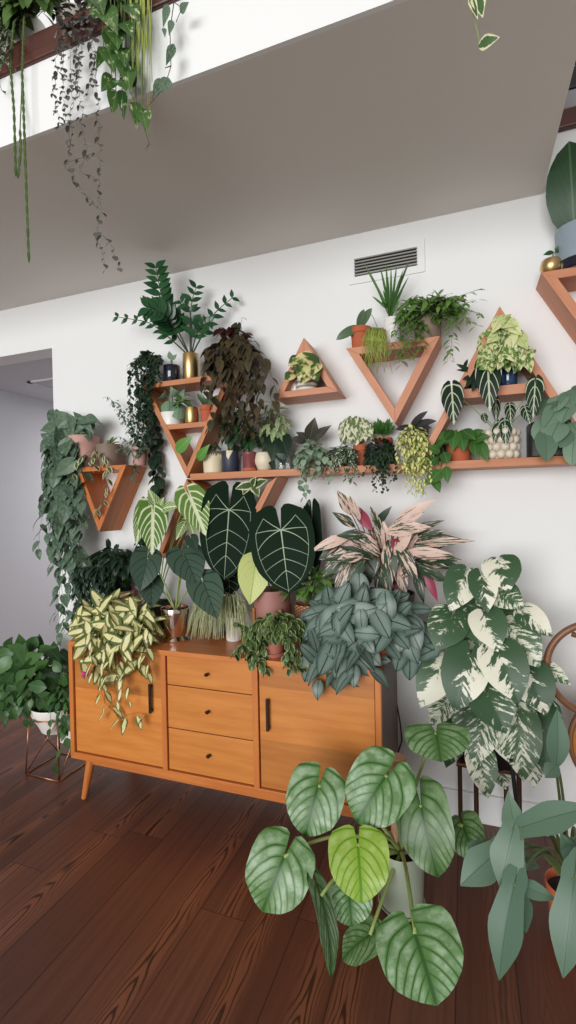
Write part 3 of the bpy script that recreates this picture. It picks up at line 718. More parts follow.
class PL:                                # one potted plant: root Empty, pot (> soil), foliage, stems
    def __init__(s, name, label, cat, px, py, wpx, hpx, z, y, mat, style='cyl', taper=.86, group=None, saucer=None, seed=None, square=0.0, dx=0, seg=32):
        c = at(px, py, y); m = mpp(c); s.m = m
        s.c = V3(c[0]+dx, y, z); s.rt = wpx*m/2; s.h = hpx*m
        s.root = thing(name, label, cat, s.c, group or GROUP)
        sx = (s.rt*1.18 if saucer is None and False else saucer*s.rt if saucer else None)
        s.top = make_pot(s.root, s.c+(V3(0, 0, .0075) if sx else 0), s.rt, s.rt*taper, s.h, mat, style, saucer=sx, square=square, seg=seg)
        s.rng = random.Random(seed if seed is not None else sum(ord(k)*(i+1) for i, k in enumerate(label)))
        s.lm = MB(); s.sm = MB()
    def done(s, lmat, smat=None, fol='foliage'):
        if s.lm.n: build(fol, s.lm, lmat, s.root, clamp=True)
        if s.sm.n: build('stems', s.sm, smat or M_stem, s.root, clamp=True)
        s.lm = MB(); s.sm = MB()
    def each(s, lmat, name='leaf'):      # close the current leaf as a part of its own
        o = build(name, s.lm, lmat, s.root, clamp=True); s.lm = MB(); return o
    def vine(s, pix, y, **k):            # a trailing shoot through pixels, all at depth y (or a depth per point)
        ys = y if isinstance(y, (list, tuple)) else [y]*len(pix)
        strand(s.lm, s.sm, [at(p[0], p[1], q) for p, q in zip(pix, ys)], rng=s.rng, **k)
    def drape(s, x0, x1, yt, yb, y, n, sway=4, start=True, lip=None, **k):
        """n shoots over the rim, between pixel columns x0..x1, from row yt down to a row within yb"""
        for i in range(n):
            f = (i+s.rng.random())/n; x = x0+(x1-x0)*f; b = s.rng.uniform(*yb); yy = y+s.rng.uniform(-.02, .02)
            pts = [s.top+V3(s.rng.uniform(-1, 1)*s.rt*.5, 0, 0)] if start else []
            if start:
                e = at(x, yt, yy); pts.append((pts[0]+e)/2+V3(0, 0, .03+.3*abs(e[0]-pts[0][0])*.5))
            xx = x; K = 5
            for j in range(K+1):
                pts.append(at(xx, yt+(b-yt)*j/K, yy)); xx += s.rng.uniform(-sway, sway)
            strand(s.lm, s.sm, pts, rng=s.rng, **k)
    def bush(s, px, py, y, rx, ry, rd, n, L, W, shape, **k):
        c = at(px, py, y); m = mpp(c)
        bush(s.lm, s.sm, s.top, c, V3(rx*m, rd, ry*m), n, L, W, shape, s.rng, **k)
    def cover(s, px, py, rx, ry, y0, rd, n, lpx, wpx, shape, down=.7, org=None, jit=.35, top=-1.0, **k):
        """leaves lying over the near side of a mound, spaced out, pointing outwards and down"""
        r = s.rng; pts = []; dm = 1.55/math.sqrt(n)
        for _ in range(6000):
            u, v = r.uniform(-1, 1), r.uniform(-1, 1)
            if u*u+v*v > 1 or v < top: continue
            if all((u-a)**2+(v-b)**2 > dm*dm for a, b in pts): pts.append((u, v))
            if len(pts) >= n: break
        r.shuffle(pts)
        for u, v in pts:
            y = y0-rd*math.sqrt(max(0, 1-u*u-v*v))+r.uniform(-.018, .018)
            d = np.array([u*.9+r.gauss(0, jit), v*.6+down+r.gauss(0, jit)]); d /= np.linalg.norm(d)+1e-6
            f = r.uniform(.75, 1.2); x, z = px+u*rx, py+v*ry; l = lpx*f/2
            o = at(px+u*rx*.45, py+v*ry*.4-2, y0-rd*.25) if org is None else org
            s.big((x-d[0]*l, z-d[1]*l), (x+d[0]*l, z+d[1]*l), wpx*f, y, y-r.uniform(-.01, .04), shape, org=o, arch=.1, sr=k.get('sr', .0013), up=r.uniform(.0, .7), side=r.gauss(0, .3), droop=r.uniform(.3, .8), fold=k.get('fold', .12), nu=k.get('nu', 6), nv=k.get('nv', 2))
    def big(s, b, t, w, yb, yt, shape, **k):
        return bigleaf(s.lm, s.sm, k.pop('org', s.top), b, t, w, yb, yt, shape, s.rng, **k)

# ================================================================== up on the loft ledge
GROUP = 'plants on the loft ledge'
ZL = LZ1; YL = LY+.07; YV = LY-.06
p = PL('trailing_cactus', 'trailing jointed-stem cactus with two long green strands in a white pot, top left corner', 'plant', 26, 30, 40, 42, ZL, YL, M_white, 'cyl', .8)
for pts in ([(14, 22), (10, 60), (14, 110), (16, 176)], [(24, 20), (22, 70), (25, 150), (29, 262)], [(20, 130), (21, 150), (18, 178)]):
    P_ = [at(a, b, YV) for a, b in pts]
    ds = np.linspace(0, len(P_)-1, int(3+9*(len(P_)-1)*abs(pts[-1][1]-pts[0][1])/240))
    Q = [sum(((1-abs(d-i)) if abs(d-i) < 1 else 0)*P_[i] for i in range(len(P_))) for d in ds]
    for a, b in zip(Q, Q[1:]):
        L = np.linalg.norm(b-a)*1.12
        leaf(p.lm, a, b-a, face_n(a, 0), L, .0095, 'strap', .1, .25, nu=5, nv=1, rng=p.rng)
    tube(p.sm, [p.top, (p.top+Q[0])/2+V3(0, 0, .05)]+Q, .0025, 5, .0012)
p.bush(32, 12, LY+.0, 36, 26, .09, 130, .085, .04, 'lance', grav=.6, fac=.6)
p.done(L_string)
p = PL('trailing_pothos', 'leafy green and white pothos in a black pot, far left of the ledge', 'plant', 2, 30, 26, 34, ZL, YL+.02, M_char, 'cyl', .85)
p.drape(-6, 14, 30, (60, 92), YV, 5, L=.05, W=.028, shape='cordate', gap=.03); p.bush(0, 24, LY+.0, 22, 30, .07, 60, .07, .042, 'cordate', grav=.7)
p.done(L_vwhite)
p = PL('string_of_hearts', 'string of tiny grey leaves trailing far down from a speckled pot on the ledge', 'plant', 74, 18, 34, 30, ZL, YL, M_pebble, 'cyl', .85)
for pts in ([(62, 22), (56, 60), (54, 90), (60, 128)], [(66, 24), (62, 70), (66, 120)], [(72, 22), (70, 60), (72, 122), (71, 150)], [(78, 20), (76, 70), (82, 118)], [(84, 18), (82, 50), (78, 82), (66, 96)], [(92, 14), (94, 60), (98, 110), (100, 160), (101, 210), (97, 236), (104, 256), (108, 269)],
            [(98, 232), (112, 244), (120, 268)], [(70, 120), (68, 160), (74, 180), (90, 200), (101, 212)], [(68, 162), (85, 158), (98, 154)], [(80, 118), (84, 140), (86, 150), (80, 170), (92, 178)], [(86, 16), (92, 44), (94, 70), (88, 92)]):
    st = [p.top] if pts[0][1] < 30 else []
    strand(p.lm, p.sm, st+[at(a, b, YV-.005) for a, b in pts], L=.022, W=.022, shape='round', gap=.018, rng=p.rng, sr=.0007, nu=3, jit=.007, pair=pts[-1][1] < 135)
p.bush(78, 14, LY, 26, 12, .06, 50, .02, .02, 'cordate', stem=False)
p.done(L_heart, M_stemd)
p = PL('philodendron', 'bushy pothos with big green and white leaves hanging over the brown ledge', 'plant', 118, 0, 44, 40, ZL, YL, M_white, 'cyl', .85)
for b, t, w in (((103, 8), (118, 36), 24), ((115, 30), (118, 50), 22), ((112, 36), (108, 52), 20), ((108, 48), (114, 74), 22), ((124, 22), (134, 40), 18), ((122, 48), (126, 68), 18), ((126, 62), (130, 92), 22), ((112, 78), (101, 92), 15), ((120, 80), (127, 92), 18), ((116, 92), (112, 115), 16), ((122, 92), (124, 122), 10), ((136, 104), (137, 130), 14), ((142, 110), (147, 132), 17), ((104, 50), (96, 70), 10), ((128, 4), (140, 26), 18), ((96, -4), (104, 16), 20), ((131, 84), (126, 60), 14)):
    p.big(b, t, w, YV, YV-.03, 'cordate', nu=6, nv=2, sr=.0015, org=V3(at(b[0], 20, YV)[0], YV, ZL+.02), arch=.0)
p.vine([(118, 0), (120, 50), (126, 90), (140, 112), (148, 144)], YV+.005, L=.03, W=.016, shape='cordate', gap=.09, sr=.002)
p.bush(116, 4, LY-.03, 28, 22, .06, 40, .085, .05, 'cordate', grav=.8, fac=.8)
p.done(leafmat('mottled green leaf', (44, 80, 38), (74, 110, 50), vein=(110, 138, 86), nv=6, lat=.2, mode='splash', cv=(196, 206, 160), amt=.38, nsc=4, rough=.35))
p = PL('mistletoe_cactus', 'thin pale green hair-like strands hanging over the ledge', 'plant', 142, -16, 30, 30, ZL, YL+.03, M_taupe, 'cyl', .85)
for i in range(26):
    x = 131+20*p.rng.random(); e = p.rng.uniform(40, 100) if i > 2 else 110
    pts = [at(x+p.rng.uniform(-4, 4), -8, YV), at(x, 30, YV-.01), at(x+p.rng.uniform(-2, 2), e, YV-.005)]
    tube(p.lm, [p.top]+pts, .0016, 4, .0009, rnd=(p.rng.random(), .5, .5))
p.done(L_rhip)
def hoya_sprig(p, vines, leaves):
    for v in vines: tube(p.sm, [p.top, p.top*.5+at(*v[0], YV)*.5+V3(0, 0, .05)]+[at(a, b, YV) for a, b in v] if v[0][1] < 5 else [at(a, b, YV) for a, b in v], .0017, 5, .001)
    for b, t, w in leaves: bigleaf(p.lm, p.sm, None, b, t, w, YV, YV-.02, 'ovate', p.rng, nu=6, nv=2)
p = PL('trailing_hoya', 'single hoya vine with long grey green leaves hanging right of the bushy pothos', 'plant', 176, -24, 30, 30, ZL, YL, M_terrap, 'cyl', .85)
hoya_sprig(p, [[(174, 2), (170, 30), (171, 66), (168, 76), (162, 90), (147, 107)], [(174, 2), (182, 8), (176, 22)], [(171, 66), (165, 68)]],
           [((168, 4), (163, 28), 8), ((172, 20), (169, 36), 7), ((174, 44), (166, 66), 9), ((169, 78), (161, 94), 12), ((160, 78), (153, 100), 8), ((180, 12), (189, 2), 8), ((164, 28), (165, 38), 5)])
p.done(L_satin, M_stemd)
p = PL('trailing_hoya', 'hoya sprig dangling into view at the top edge, right of centre', 'plant', 470, -150, 30, 30, ZL, YL, M_white, 'cyl', .85)
hoya_sprig(p, [[(476, -60), (474, -10), (473, 14), (478, 34), (480, 46), (490, 40)]], [((476, -8), (483, 18), 15), ((470, -4), (478, 20), 8), ((478, 46), (500, 37), 13)])
p.done(L_varie, M_stemp)
# high right shelf
GROUP = 'plants on the highest shelf'
p = PL('ficus_plant', 'huge dark green upright leaf in a blue grey pot on the highest shelf', 'plant', 580, 262, 44, 44, Z_S7, 2.215, M_bluegrey, 'cyl', .95)
for b, t, w in (((574, 226), (569, 141), 46), ((590, 215), (600, 150), 40)): p.big(b, t, w, 2.20, 2.17, 'round', sr=.005); p.each(L_deep)
p.done(L_deep); mb = MB(); lathe(mb, [(p.rt*1.02, .0), (p.rt*1.06, .004), (p.rt*1.06, .038), (p.rt*.99, .042)], p.c, 40); build('saucer', mb, M_navy, p.root, sharp=.6)
p = PL('succulent', 'tiny sprout in a round hammered gold pot on the highest shelf', 'plant', 551, 270, 17, 15, Z_S7, 2.19, M_gold, 'round', .9)
for b, t, w in (((554, 252), (543, 255), 5), ((556, 252), (558, 245), 4), ((555, 252), (561, 250), 4)): p.big(b, t, w, 2.19, 2.18, 'lance', nu=5, nv=2, sr=.001)
p.done(L_deep)

# ================================================================== left planter
GROUP = 'plants on the left triangle planter'
p = PL('satin_pothos', 'grey green pothos in a pink pot, its long curtain hanging beside the doorway', 'plant', 84, 462, 30, 32, Z_S1, 2.215, plain('pale pink ceramic', (206, 158, 148), .6, var=.08, scale=20), 'cyl', .9)
p.cover(76, 424, 24, 9, 2.20, .06, 20, 19, 12, 'cordate', down=.2); p.cover(56, 446, 12, 22, 2.17, .05, 14, 19, 12, 'cordate', down=.6)
p.cover(62, 490, 14, 60, 2.14, .05, 24, 20, 13, 'cordate', down=.8, jit=.5)
p.drape(46, 78, 445, (520, 590), 2.13, 12, sway=4, L=.098, W=.062, shape='cordate', gap=.046)
p.drape(52, 86, 480, (560, 650), 2.12, 8, sway=4, L=.088, W=.056, shape='cordate', gap=.05)
p.drape(66, 90, 560, (600, 655), 2.12, 6, start=False, L=.06, W=.036, shape='cordate', gap=.04)
p.vine([(78, 430), (70, 420), (62, 412)], 2.2, L=.03, W=.022, shape='cordate', gap=.06)
p.done(L_satin)
p = PL('variegated_hoya', 'trailing hoya with white-edged leaves in a taupe pot on the orange triangle', 'plant', 110, 466, 26, 22, Z_S1, 2.205, M_taupe, 'cyl', .85)
p.vine([(108, 446), (95, 448), (80, 458), (74, 470), (70, 478)], [2.2, 2.15, 2.10, 2.09, 2.09], L=.06, W=.03, shape='lance', gap=.03)
p.vine([(110, 446), (104, 452), (108, 470), (107, 490), (101, 506), (94, 512)], [2.2, 2.14, 2.095, 2.09, 2.09, 2.09], L=.06, W=.03, shape='lance', gap=.022)
p.vine([(108, 446), (98, 454), (88, 462), (96, 466)], [2.2, 2.14, 2.10, 2.09], L=.055, W=.03, shape='lance', gap=.024)
p.bush(110, 448, 2.19, 14, 10, .05, 18, .05, .025, 'lance')
p.done(L_varie)
p = PL('grey_leaf_shrublet', 'airy small-leaved grey green plant in a pinkish pot, right end of the orange triangle', 'plant', 140, 468, 15, 20, Z_S1, 2.225, plain('blush glaze', (196, 150, 140), .5, var=.12, scale=30), 'cyl', .85)
for pts in ([(140, 450), (130, 430), (120, 412), (108, 396)], [(140, 450), (126, 440), (118, 436)], [(140, 450), (132, 428), (116, 400)], [(142, 450), (146, 430), (150, 418)], [(138, 452), (126, 448), (116, 446)], [(140, 450), (134, 470), (134, 480)], [(142, 450), (150, 440), (156, 440)], [(140, 450), (134, 420), (130, 408)]):
    p.vine(pts, 2.2, L=.034, W=.016, shape='obov', gap=.013, pair=True, jit=.006)
p.done(L_satin)

# ================================================================== tall V shelf, top board
GROUP = 'plants on the tall inverted shelf'
p = PL('dischidia', 'dense dark green strings trailing from a frosted pot with a gold band', 'plant', 157, 380, 16, 24, Z_S2, 2.19, plain('frosted glass', (206, 212, 208), .2, var=.03, trans=.35), 'cyl', .8)
mb = MB(); r = p.rt*.93; lathe(mb, [(r, .045), (r*1.03, .046), (r*1.03, .052), (r, .053)], p.c, 28); build('gold_band', mb, M_gold, p.root)
p.drape(128, 156, 364, (430, 466), 2.12, 11, sway=2.5, L=.027, W=.021, shape='round', gap=.012, nu=3)
p.drape(140, 164, 360, (372, 395), 2.12, 8, sway=2, L=.027, W=.021, shape='round', gap=.012, nu=3)
p.bush(148, 360, 2.17, 16, 9, .05, 90, .028, .021, 'round', nu=3)
p.done(L_dark)
p = PL('trailing_peperomia', 'dark round-leaved vine hanging against the wall between the orange triangle and tall inverted shelf', 'plant', 150, 381, 11, 14, Z_S2, 2.265, M_terra, 'terra', .75)
p.vine([(150, 372), (143, 385), (146, 420), (152, 450), (160, 470), (154, 500), (148, 520), (138, 552), (124, 588)], [2.26, 2.28, 2.25, 2.25, 2.25, 2.25, 2.25, 2.25, 2.25], L=.06, W=.055, shape='round', gap=.032, pair=True, tip=.8)
p.vine([(150, 372), (146, 385), (158, 440), (154, 470), (160, 490), (146, 535), (132, 560), (118, 612)], [2.26, 2.28, 2.27, 2.27, 2.27, 2.27, 2.27, 2.27], L=.058, W=.052, shape='round', gap=.034, pair=True, tip=.8)
p.done(L_dark)
p = PL('propagation_sprout', 'single small leaf in a glossy navy pot beside the gold pot', 'plant', 172, 378, 17, 16, Z_S2, 2.185, M_navy, 'cyl', .96)
p.big((171, 360), (169, 351), 6, 2.18, 2.18, 'ovate', nu=5, nv=2); p.big((172, 360), (177, 354), 4, 2.18, 2.18, 'ovate', nu=5, nv=2)
p.done(L_euc)
p = PL('zz_plant', 'tall dark glossy plant with arching feathered stems in a gold pot', 'plant', 191, 378, 16, 26, Z_S2, 2.19, M_gold, 'cyl', .95)
def frond(p, pts, ys, n, L, W, w0=.0045, shape='ovate', both=True, start=.3):
    C = [p.top]+[at(a, b, y) for (a, b), y in zip(pts, ys)]
    tt = np.linspace(0, len(C)-1, 16)
    Q = np.stack([np.interp(tt, range(len(C)), [c[i] for c in C]) for i in range(3)], 1)
    for _ in range(2): Q[1:-1] = (Q[:-2]+2*Q[1:-1]+Q[2:])/4
    tube(p.sm, Q, w0, 6, .0015)
    for i in range(n):
        f = start+(1-start)*i/(n-1); q = V3(*[np.interp(f*15, range(16), Q[:, k]) for k in range(3)])
        t = nrm(Q[min(15, int(f*15)+1)]-Q[max(0, int(f*15)-1)]); s = nrm(np.cross(t, face_n(q, .5)))
        for sg in ((-1, 1) if both else (1 if i % 2 else -1,)):
            d = nrm(t*.75+s*sg+V3(0, -.15, -.1)); l = L*(1-.35*f)*p.rng.uniform(.85, 1.1)
            leaf(p.lm, q, d, face_n(q, .6), l*1.3, l*W/L*1.5, shape, .4, .2, nu=5, nv=1, rng=p.rng)
for pts, ys, n, L in (([(178, 330), (162, 300), (156, 268)], (2.18, 2.12, 2.10), 11, .085), ([(172, 340), (150, 322), (118, 317)], (2.18, 2.15, 2.12), 8, .05), ([(174, 330), (166, 314), (148, 308)], (2.17, 2.08, 2.02), 10, .09),
                      ([(190, 320), (192, 300), (196, 288)], (2.2, 2.2, 2.2), 5, .065), ([(205, 330), (215, 312), (232, 298)], (2.2, 2.22, 2.24), 6, .055), ([(192, 330), (190, 310), (182, 302)], (2.16, 2.12, 2.1), 5, .06), ([(196, 335), (202, 325), (210, 322)], (2.17, 2.14, 2.12), 5, .06)):
    frond(p, pts, ys, n, L, L*.42)
p.done(L_zz, plain('dark stalk', (50, 58, 40), .5, var=.1))
p = PL('velvet_philodendron', 'large bronze velvet trailing philodendron spilling over the right end of the tall inverted shelf', 'plant', 222, 376, 30, 24, Z_S2, 2.215, M_char, 'cyl', .85)
p.bush(232, 362, 2.19, 34, 36, .085, 120, .066, .046, 'cordate', grav=.8, fold=.2)
p.drape(218, 268, 360, (405, 440), 2.11, 14, sway=4, L=.068, W=.046, shape='cordate', gap=.034, down=1.0)
p.drape(204, 232, 350, (375, 395), 2.12, 6, sway=3, L=.06, W=.042, shape='cordate', gap=.034)
p.vine([(240, 340), (240, 328), (243, 318)], 2.18, L=.03, W=.02, shape='cordate', gap=.04)
p.done(L_micans, M_stemd)
# ---- middle board and inside of the V
p = PL('silver_peperomia', 'plump silver green leaves in a white pot on the middle board', 'plant', 172, 428, 24, 13, Z_S2M, 2.205, M_white, 'cyl', .9)
for b, t, w in (((160, 402), (153, 412), 17), ((168, 396), (164, 392), 14), ((170, 402), (168, 424), 22), ((178, 396), (184, 392), 16), ((180, 404), (178, 420), 18), ((172, 396), (174, 389), 16), ((164, 408), (160, 418), 14)):
    p.big(b, t, w, 2.19, 2.15, 'round', nu=6, nv=3, curl=2)
p.bush(178, 406, 2.2, 10, 12, .04, 12, .05, .03, 'ovate'); p.done(L_pep)
p = PL('seedling', 'lime green seedling leaves in a small polished gold pot beside the silver leaves', 'plant', 192, 426, 14, 16, Z_S2M, 2.185, M_gold, 'cyl', .95)
p.bush(184, 402, 2.185, 9, 9, .04, 14, .045, .026, 'ovate'); p.done(L_fern)
p = PL('young_aloe', 'grey spiky young aloe in a small terracotta pot on the middle board', 'plant', 208, 425, 17, 17, Z_S2M, 2.20, M_terra, 'terra', .78)
for b, t, w in (((207, 406), (197, 393), 7), ((208, 406), (212, 392), 7), ((210, 406), (219, 395), 7), ((206, 407), (203, 398), 6)): p.big(b, t, w, 2.20, 2.17, 'strap', nu=6, nv=2, fold=.4, sr=.001)
p.done(L_orchid)
p = PL('leaf_cutting', 'bright green single leaf poking out of the narrow point of the tall inverted shelf', 'plant', 187, 470, 9, 9, 1.637, 2.21, M_char, 'cyl', .7)
p.big((176, 452), (193, 436), 13, 2.12, 2.10, 'ovate', nu=7, nv=3, sr=.0012); p.big((199, 458), (210, 444), 10, 2.12, 2.10, 'cordate', nu=6, nv=2, sr=.0012)
p.done(leafmat('glowing green leaf', (84, 140, 56), (104, 156, 72), vein=(140, 180, 110), nv=6, lat=.3))

# ================================================================== long shelf, left half
GROUP = 'plants on the long shelf'
p = PL('potted_sprout', 'small dark sprout in a cream pot with dark drips below the tall inverted shelf', 'plant', 214, 472, 22, 21, Z_S3, 2.20, M_drip, 'cyl', .92)
p.bush(214, 447, 2.2, 8, 5, .03, 14, .03, .018, 'ovate'); p.done(L_deep)
p = PL('baby_rubber_plant', 'bushy round-leaved green plant in a navy pot with cream points', 'plant', 231, 472, 19, 21, Z_S3, 2.195, M_point, 'cyl', .88)
p.bush(236, 428, 2.19, 22, 23, .075, 110, .05, .033, 'ovate', grav=.5, lo=-.9); p.done(L_deep)
p = PL('potted_sprout', 'slim pale pot with a tiny green tuft between the navy and the mauve pots', 'plant', 240, 471, 10, 17, Z_S3, 2.25, M_white, 'cyl', .9)
p.bush(241, 450, 2.24, 6, 6, .03, 12, .03, .016, 'ovate'); p.done(L_deep)
p = PL('fittonia', 'small dark green plant in a mauve glazed pot with terracotta foot', 'plant', 250, 472, 15, 19, Z_S3, 2.185, M_mauve, 'rim', .9)
p.bush(252, 442, 2.18, 14, 12, .05, 40, .05, .024, 'lance', grav=.5); p.done(L_deep)
mb = MB(); lathe(mb, [(p.rt*.86, 0), (p.rt*.97, .002), (p.rt*.98, .014), (p.rt*.93, .016)], p.c-V3(0, 0, .0), 28); build('pot_foot', mb, M_terra, p.root)
p = PL('variegated_shrublet', 'creamy white and green star-shaped foliage in a round white pot', 'plant', 265, 471, 17, 18, Z_S3, 2.19, M_cream, 'round', .8)
p.bush(274, 424, 2.21, 18, 26, .07, 80, .062, .024, 'lance', grav=.4, lo=-.8); p.done(L_palegreen)
p = PL('water_rooted_philodendron', 'dark broad leaves rooting in a clear glass jar on the long shelf', 'plant', 284, 470, 22, 16, Z_S3, 2.21, M_glass, 'cyl', .95)
for b, t, w in (((276, 440), (272, 462), 20), ((282, 436), (288, 458), 18), ((270, 436), (262, 450), 14), ((280, 450), (284, 466), 14), ((268, 452), (276, 476), 8)): p.big(b, t, w, 2.19, 2.15, 'cordate', nu=6, nv=2)
p.done(L_dark)
p = PL('burgundy_rubber_plant', 'dark burgundy plant with broad upright leaves above the grey trailing foliage', 'plant', 308, 471, 18, 18, Z_S3, 2.25, M_char, 'cyl', .85)
for b, t, w in (((310, 440), (315, 417), 15), ((308, 440), (296, 432), 9), ((312, 440), (332, 425), 10), ((306, 442), (290, 438), 9), ((314, 440), (324, 434), 8)): p.big(b, t, w, 2.22, 2.18, 'ovate', nu=7, nv=3)
p.done(leafmat('burgundy green leaf', (52, 58, 48), (78, 76, 62), vein=(110, 90, 84), nv=6, lat=.2, back=(110, 70, 70), rough=.3))
p = PL('silver_dollar_vine', 'powdery grey green vine trailing over the long shelf below the burgundy leaves', 'plant', 312, 471, 20, 17, Z_S3, 2.195, M_taupe, 'cyl', .85)
p.bush(312, 456, 2.18, 18, 16, .06, 60, .036, .03, 'round', grav=.5)
p.drape(296, 330, 458, (470, 486), 2.12, 7, sway=3, L=.036, W=.03, shape='round', gap=.022); p.drape(300, 312, 470, (492, 502), 2.12, 2, L=.034, W=.028, shape='round', gap=.022)
p.done(L_euc)
p = PL('variegated_peperomia', 'dark trailing plant splashed white, between the grey vine and the terracotta pot', 'plant', 340, 470, 22, 17, Z_S3, 2.19, M_char, 'cyl', .85)
p.bush(341, 458, 2.17, 20, 14, .06, 80, .042, .026, 'ovate', grav=.5); p.drape(326, 358, 460, (470, 482), 2.12, 7, L=.036, W=.022, shape='ovate', gap=.022)
p.done(L_vwhite)
p = PL('painted_philodendron', 'taller plant with pale marbled leaves in a terracotta pot', 'plant', 361, 469, 15, 22, Z_S3, 2.235, M_terra, 'terra', .8)
for b, t, w in (((350, 416), (342, 442), 11), ((356, 416), (358, 440), 16), ((362, 418), (366, 442), 14), ((346, 420), (338, 436), 8), ((366, 422), (372, 440), 10), ((352, 424), (350, 444), 12), ((360, 430), (356, 446), 12)): p.big(b, t, w, 2.215, 2.19, 'ovate', nu=7, nv=2)
p.bush(358, 434, 2.22, 20, 14, .05, 16, .055, .028, 'ovate', jd=.6); p.done(leafmat('cream marbled leaf', (88, 112, 68), (118, 136, 86), mode='splash', cv=(226, 224, 192), amt=.5, nsc=4))
p = PL('string_of_turtles', 'dense mound of tiny dark green leaves with short trailing tips', 'plant', 379, 468, 26, 20, Z_S3, 2.19, M_char, 'cyl', .9)
p.bush(380, 455, 2.175, 17, 17, .06, 330, .018, .018, 'round', stem=False, nu=3, shell=(.8, 1.0), lo=-.9)
p.drape(367, 394, 458, (474, 484), 2.115, 9, L=.018, W=.018, shape='round', gap=.012, nu=3); p.drape(370, 390, 470, (484, 492), 2.11, 3, L=.018, W=.018, shape='round', gap=.012, nu=3)
p.done(L_dark)
p = PL('rosette_succulent', 'bright green rosette of pointed leaves behind the dark green mound', 'plant', 384, 468, 18, 28, Z_S3, 2.262, M_terra, 'cyl', .9)
for i in range(20):
    a = i*2.4; r = 4+9*(i/20)
    p.big((383+math.cos(a)*2, 434), (383+math.cos(a)*(r+3), 432-14*(1-i/26)-2*math.sin(a)), 6, 2.25, 2.25-.05*abs(math.sin(a)), 'lance', nu=5, nv=1, sr=.0008)
p.done(L_mid)
p = PL('yellow_dischidia', 'thick cascade of small yellow and green leaves hanging over the long shelf', 'plant', 412, 467, 26, 26, Z_S3, 2.195, M_white, 'cyl', .85)
p.bush(413, 440, 2.18, 17, 14, .06, 120, .034, .021, 'ovate', grav=.7, nu=3); p.drape(398, 430, 440, (462, 478), 2.11, 12, sway=2, L=.034, W=.021, shape='ovate', gap=.014, nu=3); p.drape(408, 426, 452, (482, 497), 2.10, 7, sway=2, L=.032, W=.02, shape='ovate', gap=.014, nu=3)
p.done(L_yellow)
p = PL('dark_orchid', 'few dark purple strap leaves rising behind the yellow cascade', 'plant', 420, 467, 18, 40, Z_S3, 2.27, M_char, 'cyl', .9)
for b, t, w in (((412, 428), (395, 430), 7), ((412, 426), (428, 411), 7), ((413, 427), (437, 421), 8), ((415, 430), (432, 428), 6)): p.big(b, t, w, 2.24, 2.17, 'strap', nu=7, nv=2, droop=.9)
p.done(L_purple)
p = PL('hoya_vine', 'green leafy shoot drooping below the long shelf right of the yellow cascade', 'plant', 439, 466, 14, 22, Z_S3, 2.215, M_char, 'cyl', .9)
for b, t, w in (((440, 452), (428, 446), 11), ((438, 458), (426, 464), 14), ((442, 470), (424, 486), 15), ((446, 466), (448, 484), 10), ((434, 478), (440, 493), 10), ((444, 452), (448, 464), 12), ((436, 446), (446, 440), 9)): p.big(b, t, w, 2.12, 2.09, 'ovate', nu=6, nv=2, sr=.001)
p.vine([(440, 448), (441, 462), (438, 478)], [2.19, 2.12, 2.11], L=.02, W=.01, shape='ovate', gap=.06, sr=.002)
p.done(L_mid)
p = PL('variegated_pothos', 'few white splashed leaves peeking out of the inverted triangle under the long shelf', 'plant', 243, 535, 18, 18, 1.272, 2.22, M_white, 'cyl', .7)
for b, t, w in (((250, 485), (235, 489), 10), ((256, 485), (268, 480), 10), ((254, 487), (259, 497), 10), ((247, 486), (243, 495), 9), ((252, 484), (256, 477), 8)): p.big(b, t, w, 2.17, 2.14, 'cordate', nu=6, nv=2)
p.done(L_varie)
# ================================================================== long shelf, right half
p = PL('lobed_philodendron', 'bright green drooping leaves in a low terracotta pot standing on the long shelf', 'plant', 459, 465, 26, 22, Z_S3, 2.20, M_terra, 'terra', .85)
for b, t, w in (((454, 432), (436, 446), 14), ((456, 430), (452, 452), 12), ((460, 432), (464, 452), 14), ((462, 430), (476, 440), 12), ((470, 440), (490, 436), 12), ((478, 440), (488, 462), 12), ((474, 440), (476, 458), 12), ((452, 430), (444, 440), 10), ((472, 436), (484, 430), 9)): p.big(b, t, w, 2.16, 2.12, 'lance', nu=7, nv=2)
p.bush(458, 438, 2.2, 16, 8, .05, 14, .07, .03, 'lance'); p.done(L_mid)
p = PL('alocasia', 'dark alocasia with bold pale veins in a knobbly white bubble pot', 'plant', 500, 460, 30, 25, Z_S3, 2.205, M_bubble, 'cyl', .95)
mb = MB(); R_ = p.rt*1.02; nb = 12
for k in range(4):
    for i in range(nb):
        a = 2*PI*(i+.5*(k % 2))/nb; ball(mb, p.c+V3(R_*math.cos(a), R_*math.sin(a), R_*.27+k*R_*.47), R_*.285, 6)
build('bubbles', mb, M_bubble, p.root)
for b, t, w, y0, y1, in (((452, 392), (454, 425), 22, 2.08, 2.05), ((488, 368), (490, 412), 25, 2.11, 2.08), ((535, 386), (533, 418), 17, 2.11, 2.08), ((526, 410), (530, 424), 12, 2.12, 2.1), ((505, 425), (506, 446), 13, 2.14, 2.12), ((496, 404), (496, 424), 9, 2.16, 2.14), ((510, 408), (511, 424), 11, 2.15, 2.13), ((484, 416), (486, 424), 7, 2.15, 2.13), ((498, 426), (494, 444), 10, 2.14, 2.12)):
    p.big(b, t, w, y0, y1, 'arrow', sr=.0016, arch=.15, droop=.3, org=p.top+V3(0, -.02, 0)); p.each(L_polly)
p.done(L_polly, M_stemp)
p = PL('wax_plant', 'big round grey green leaves trailing from a dark square pot', 'plant', 549, 459, 38, 34, Z_S3, 2.215, M_char, 'cyl', 1.0, square=6)
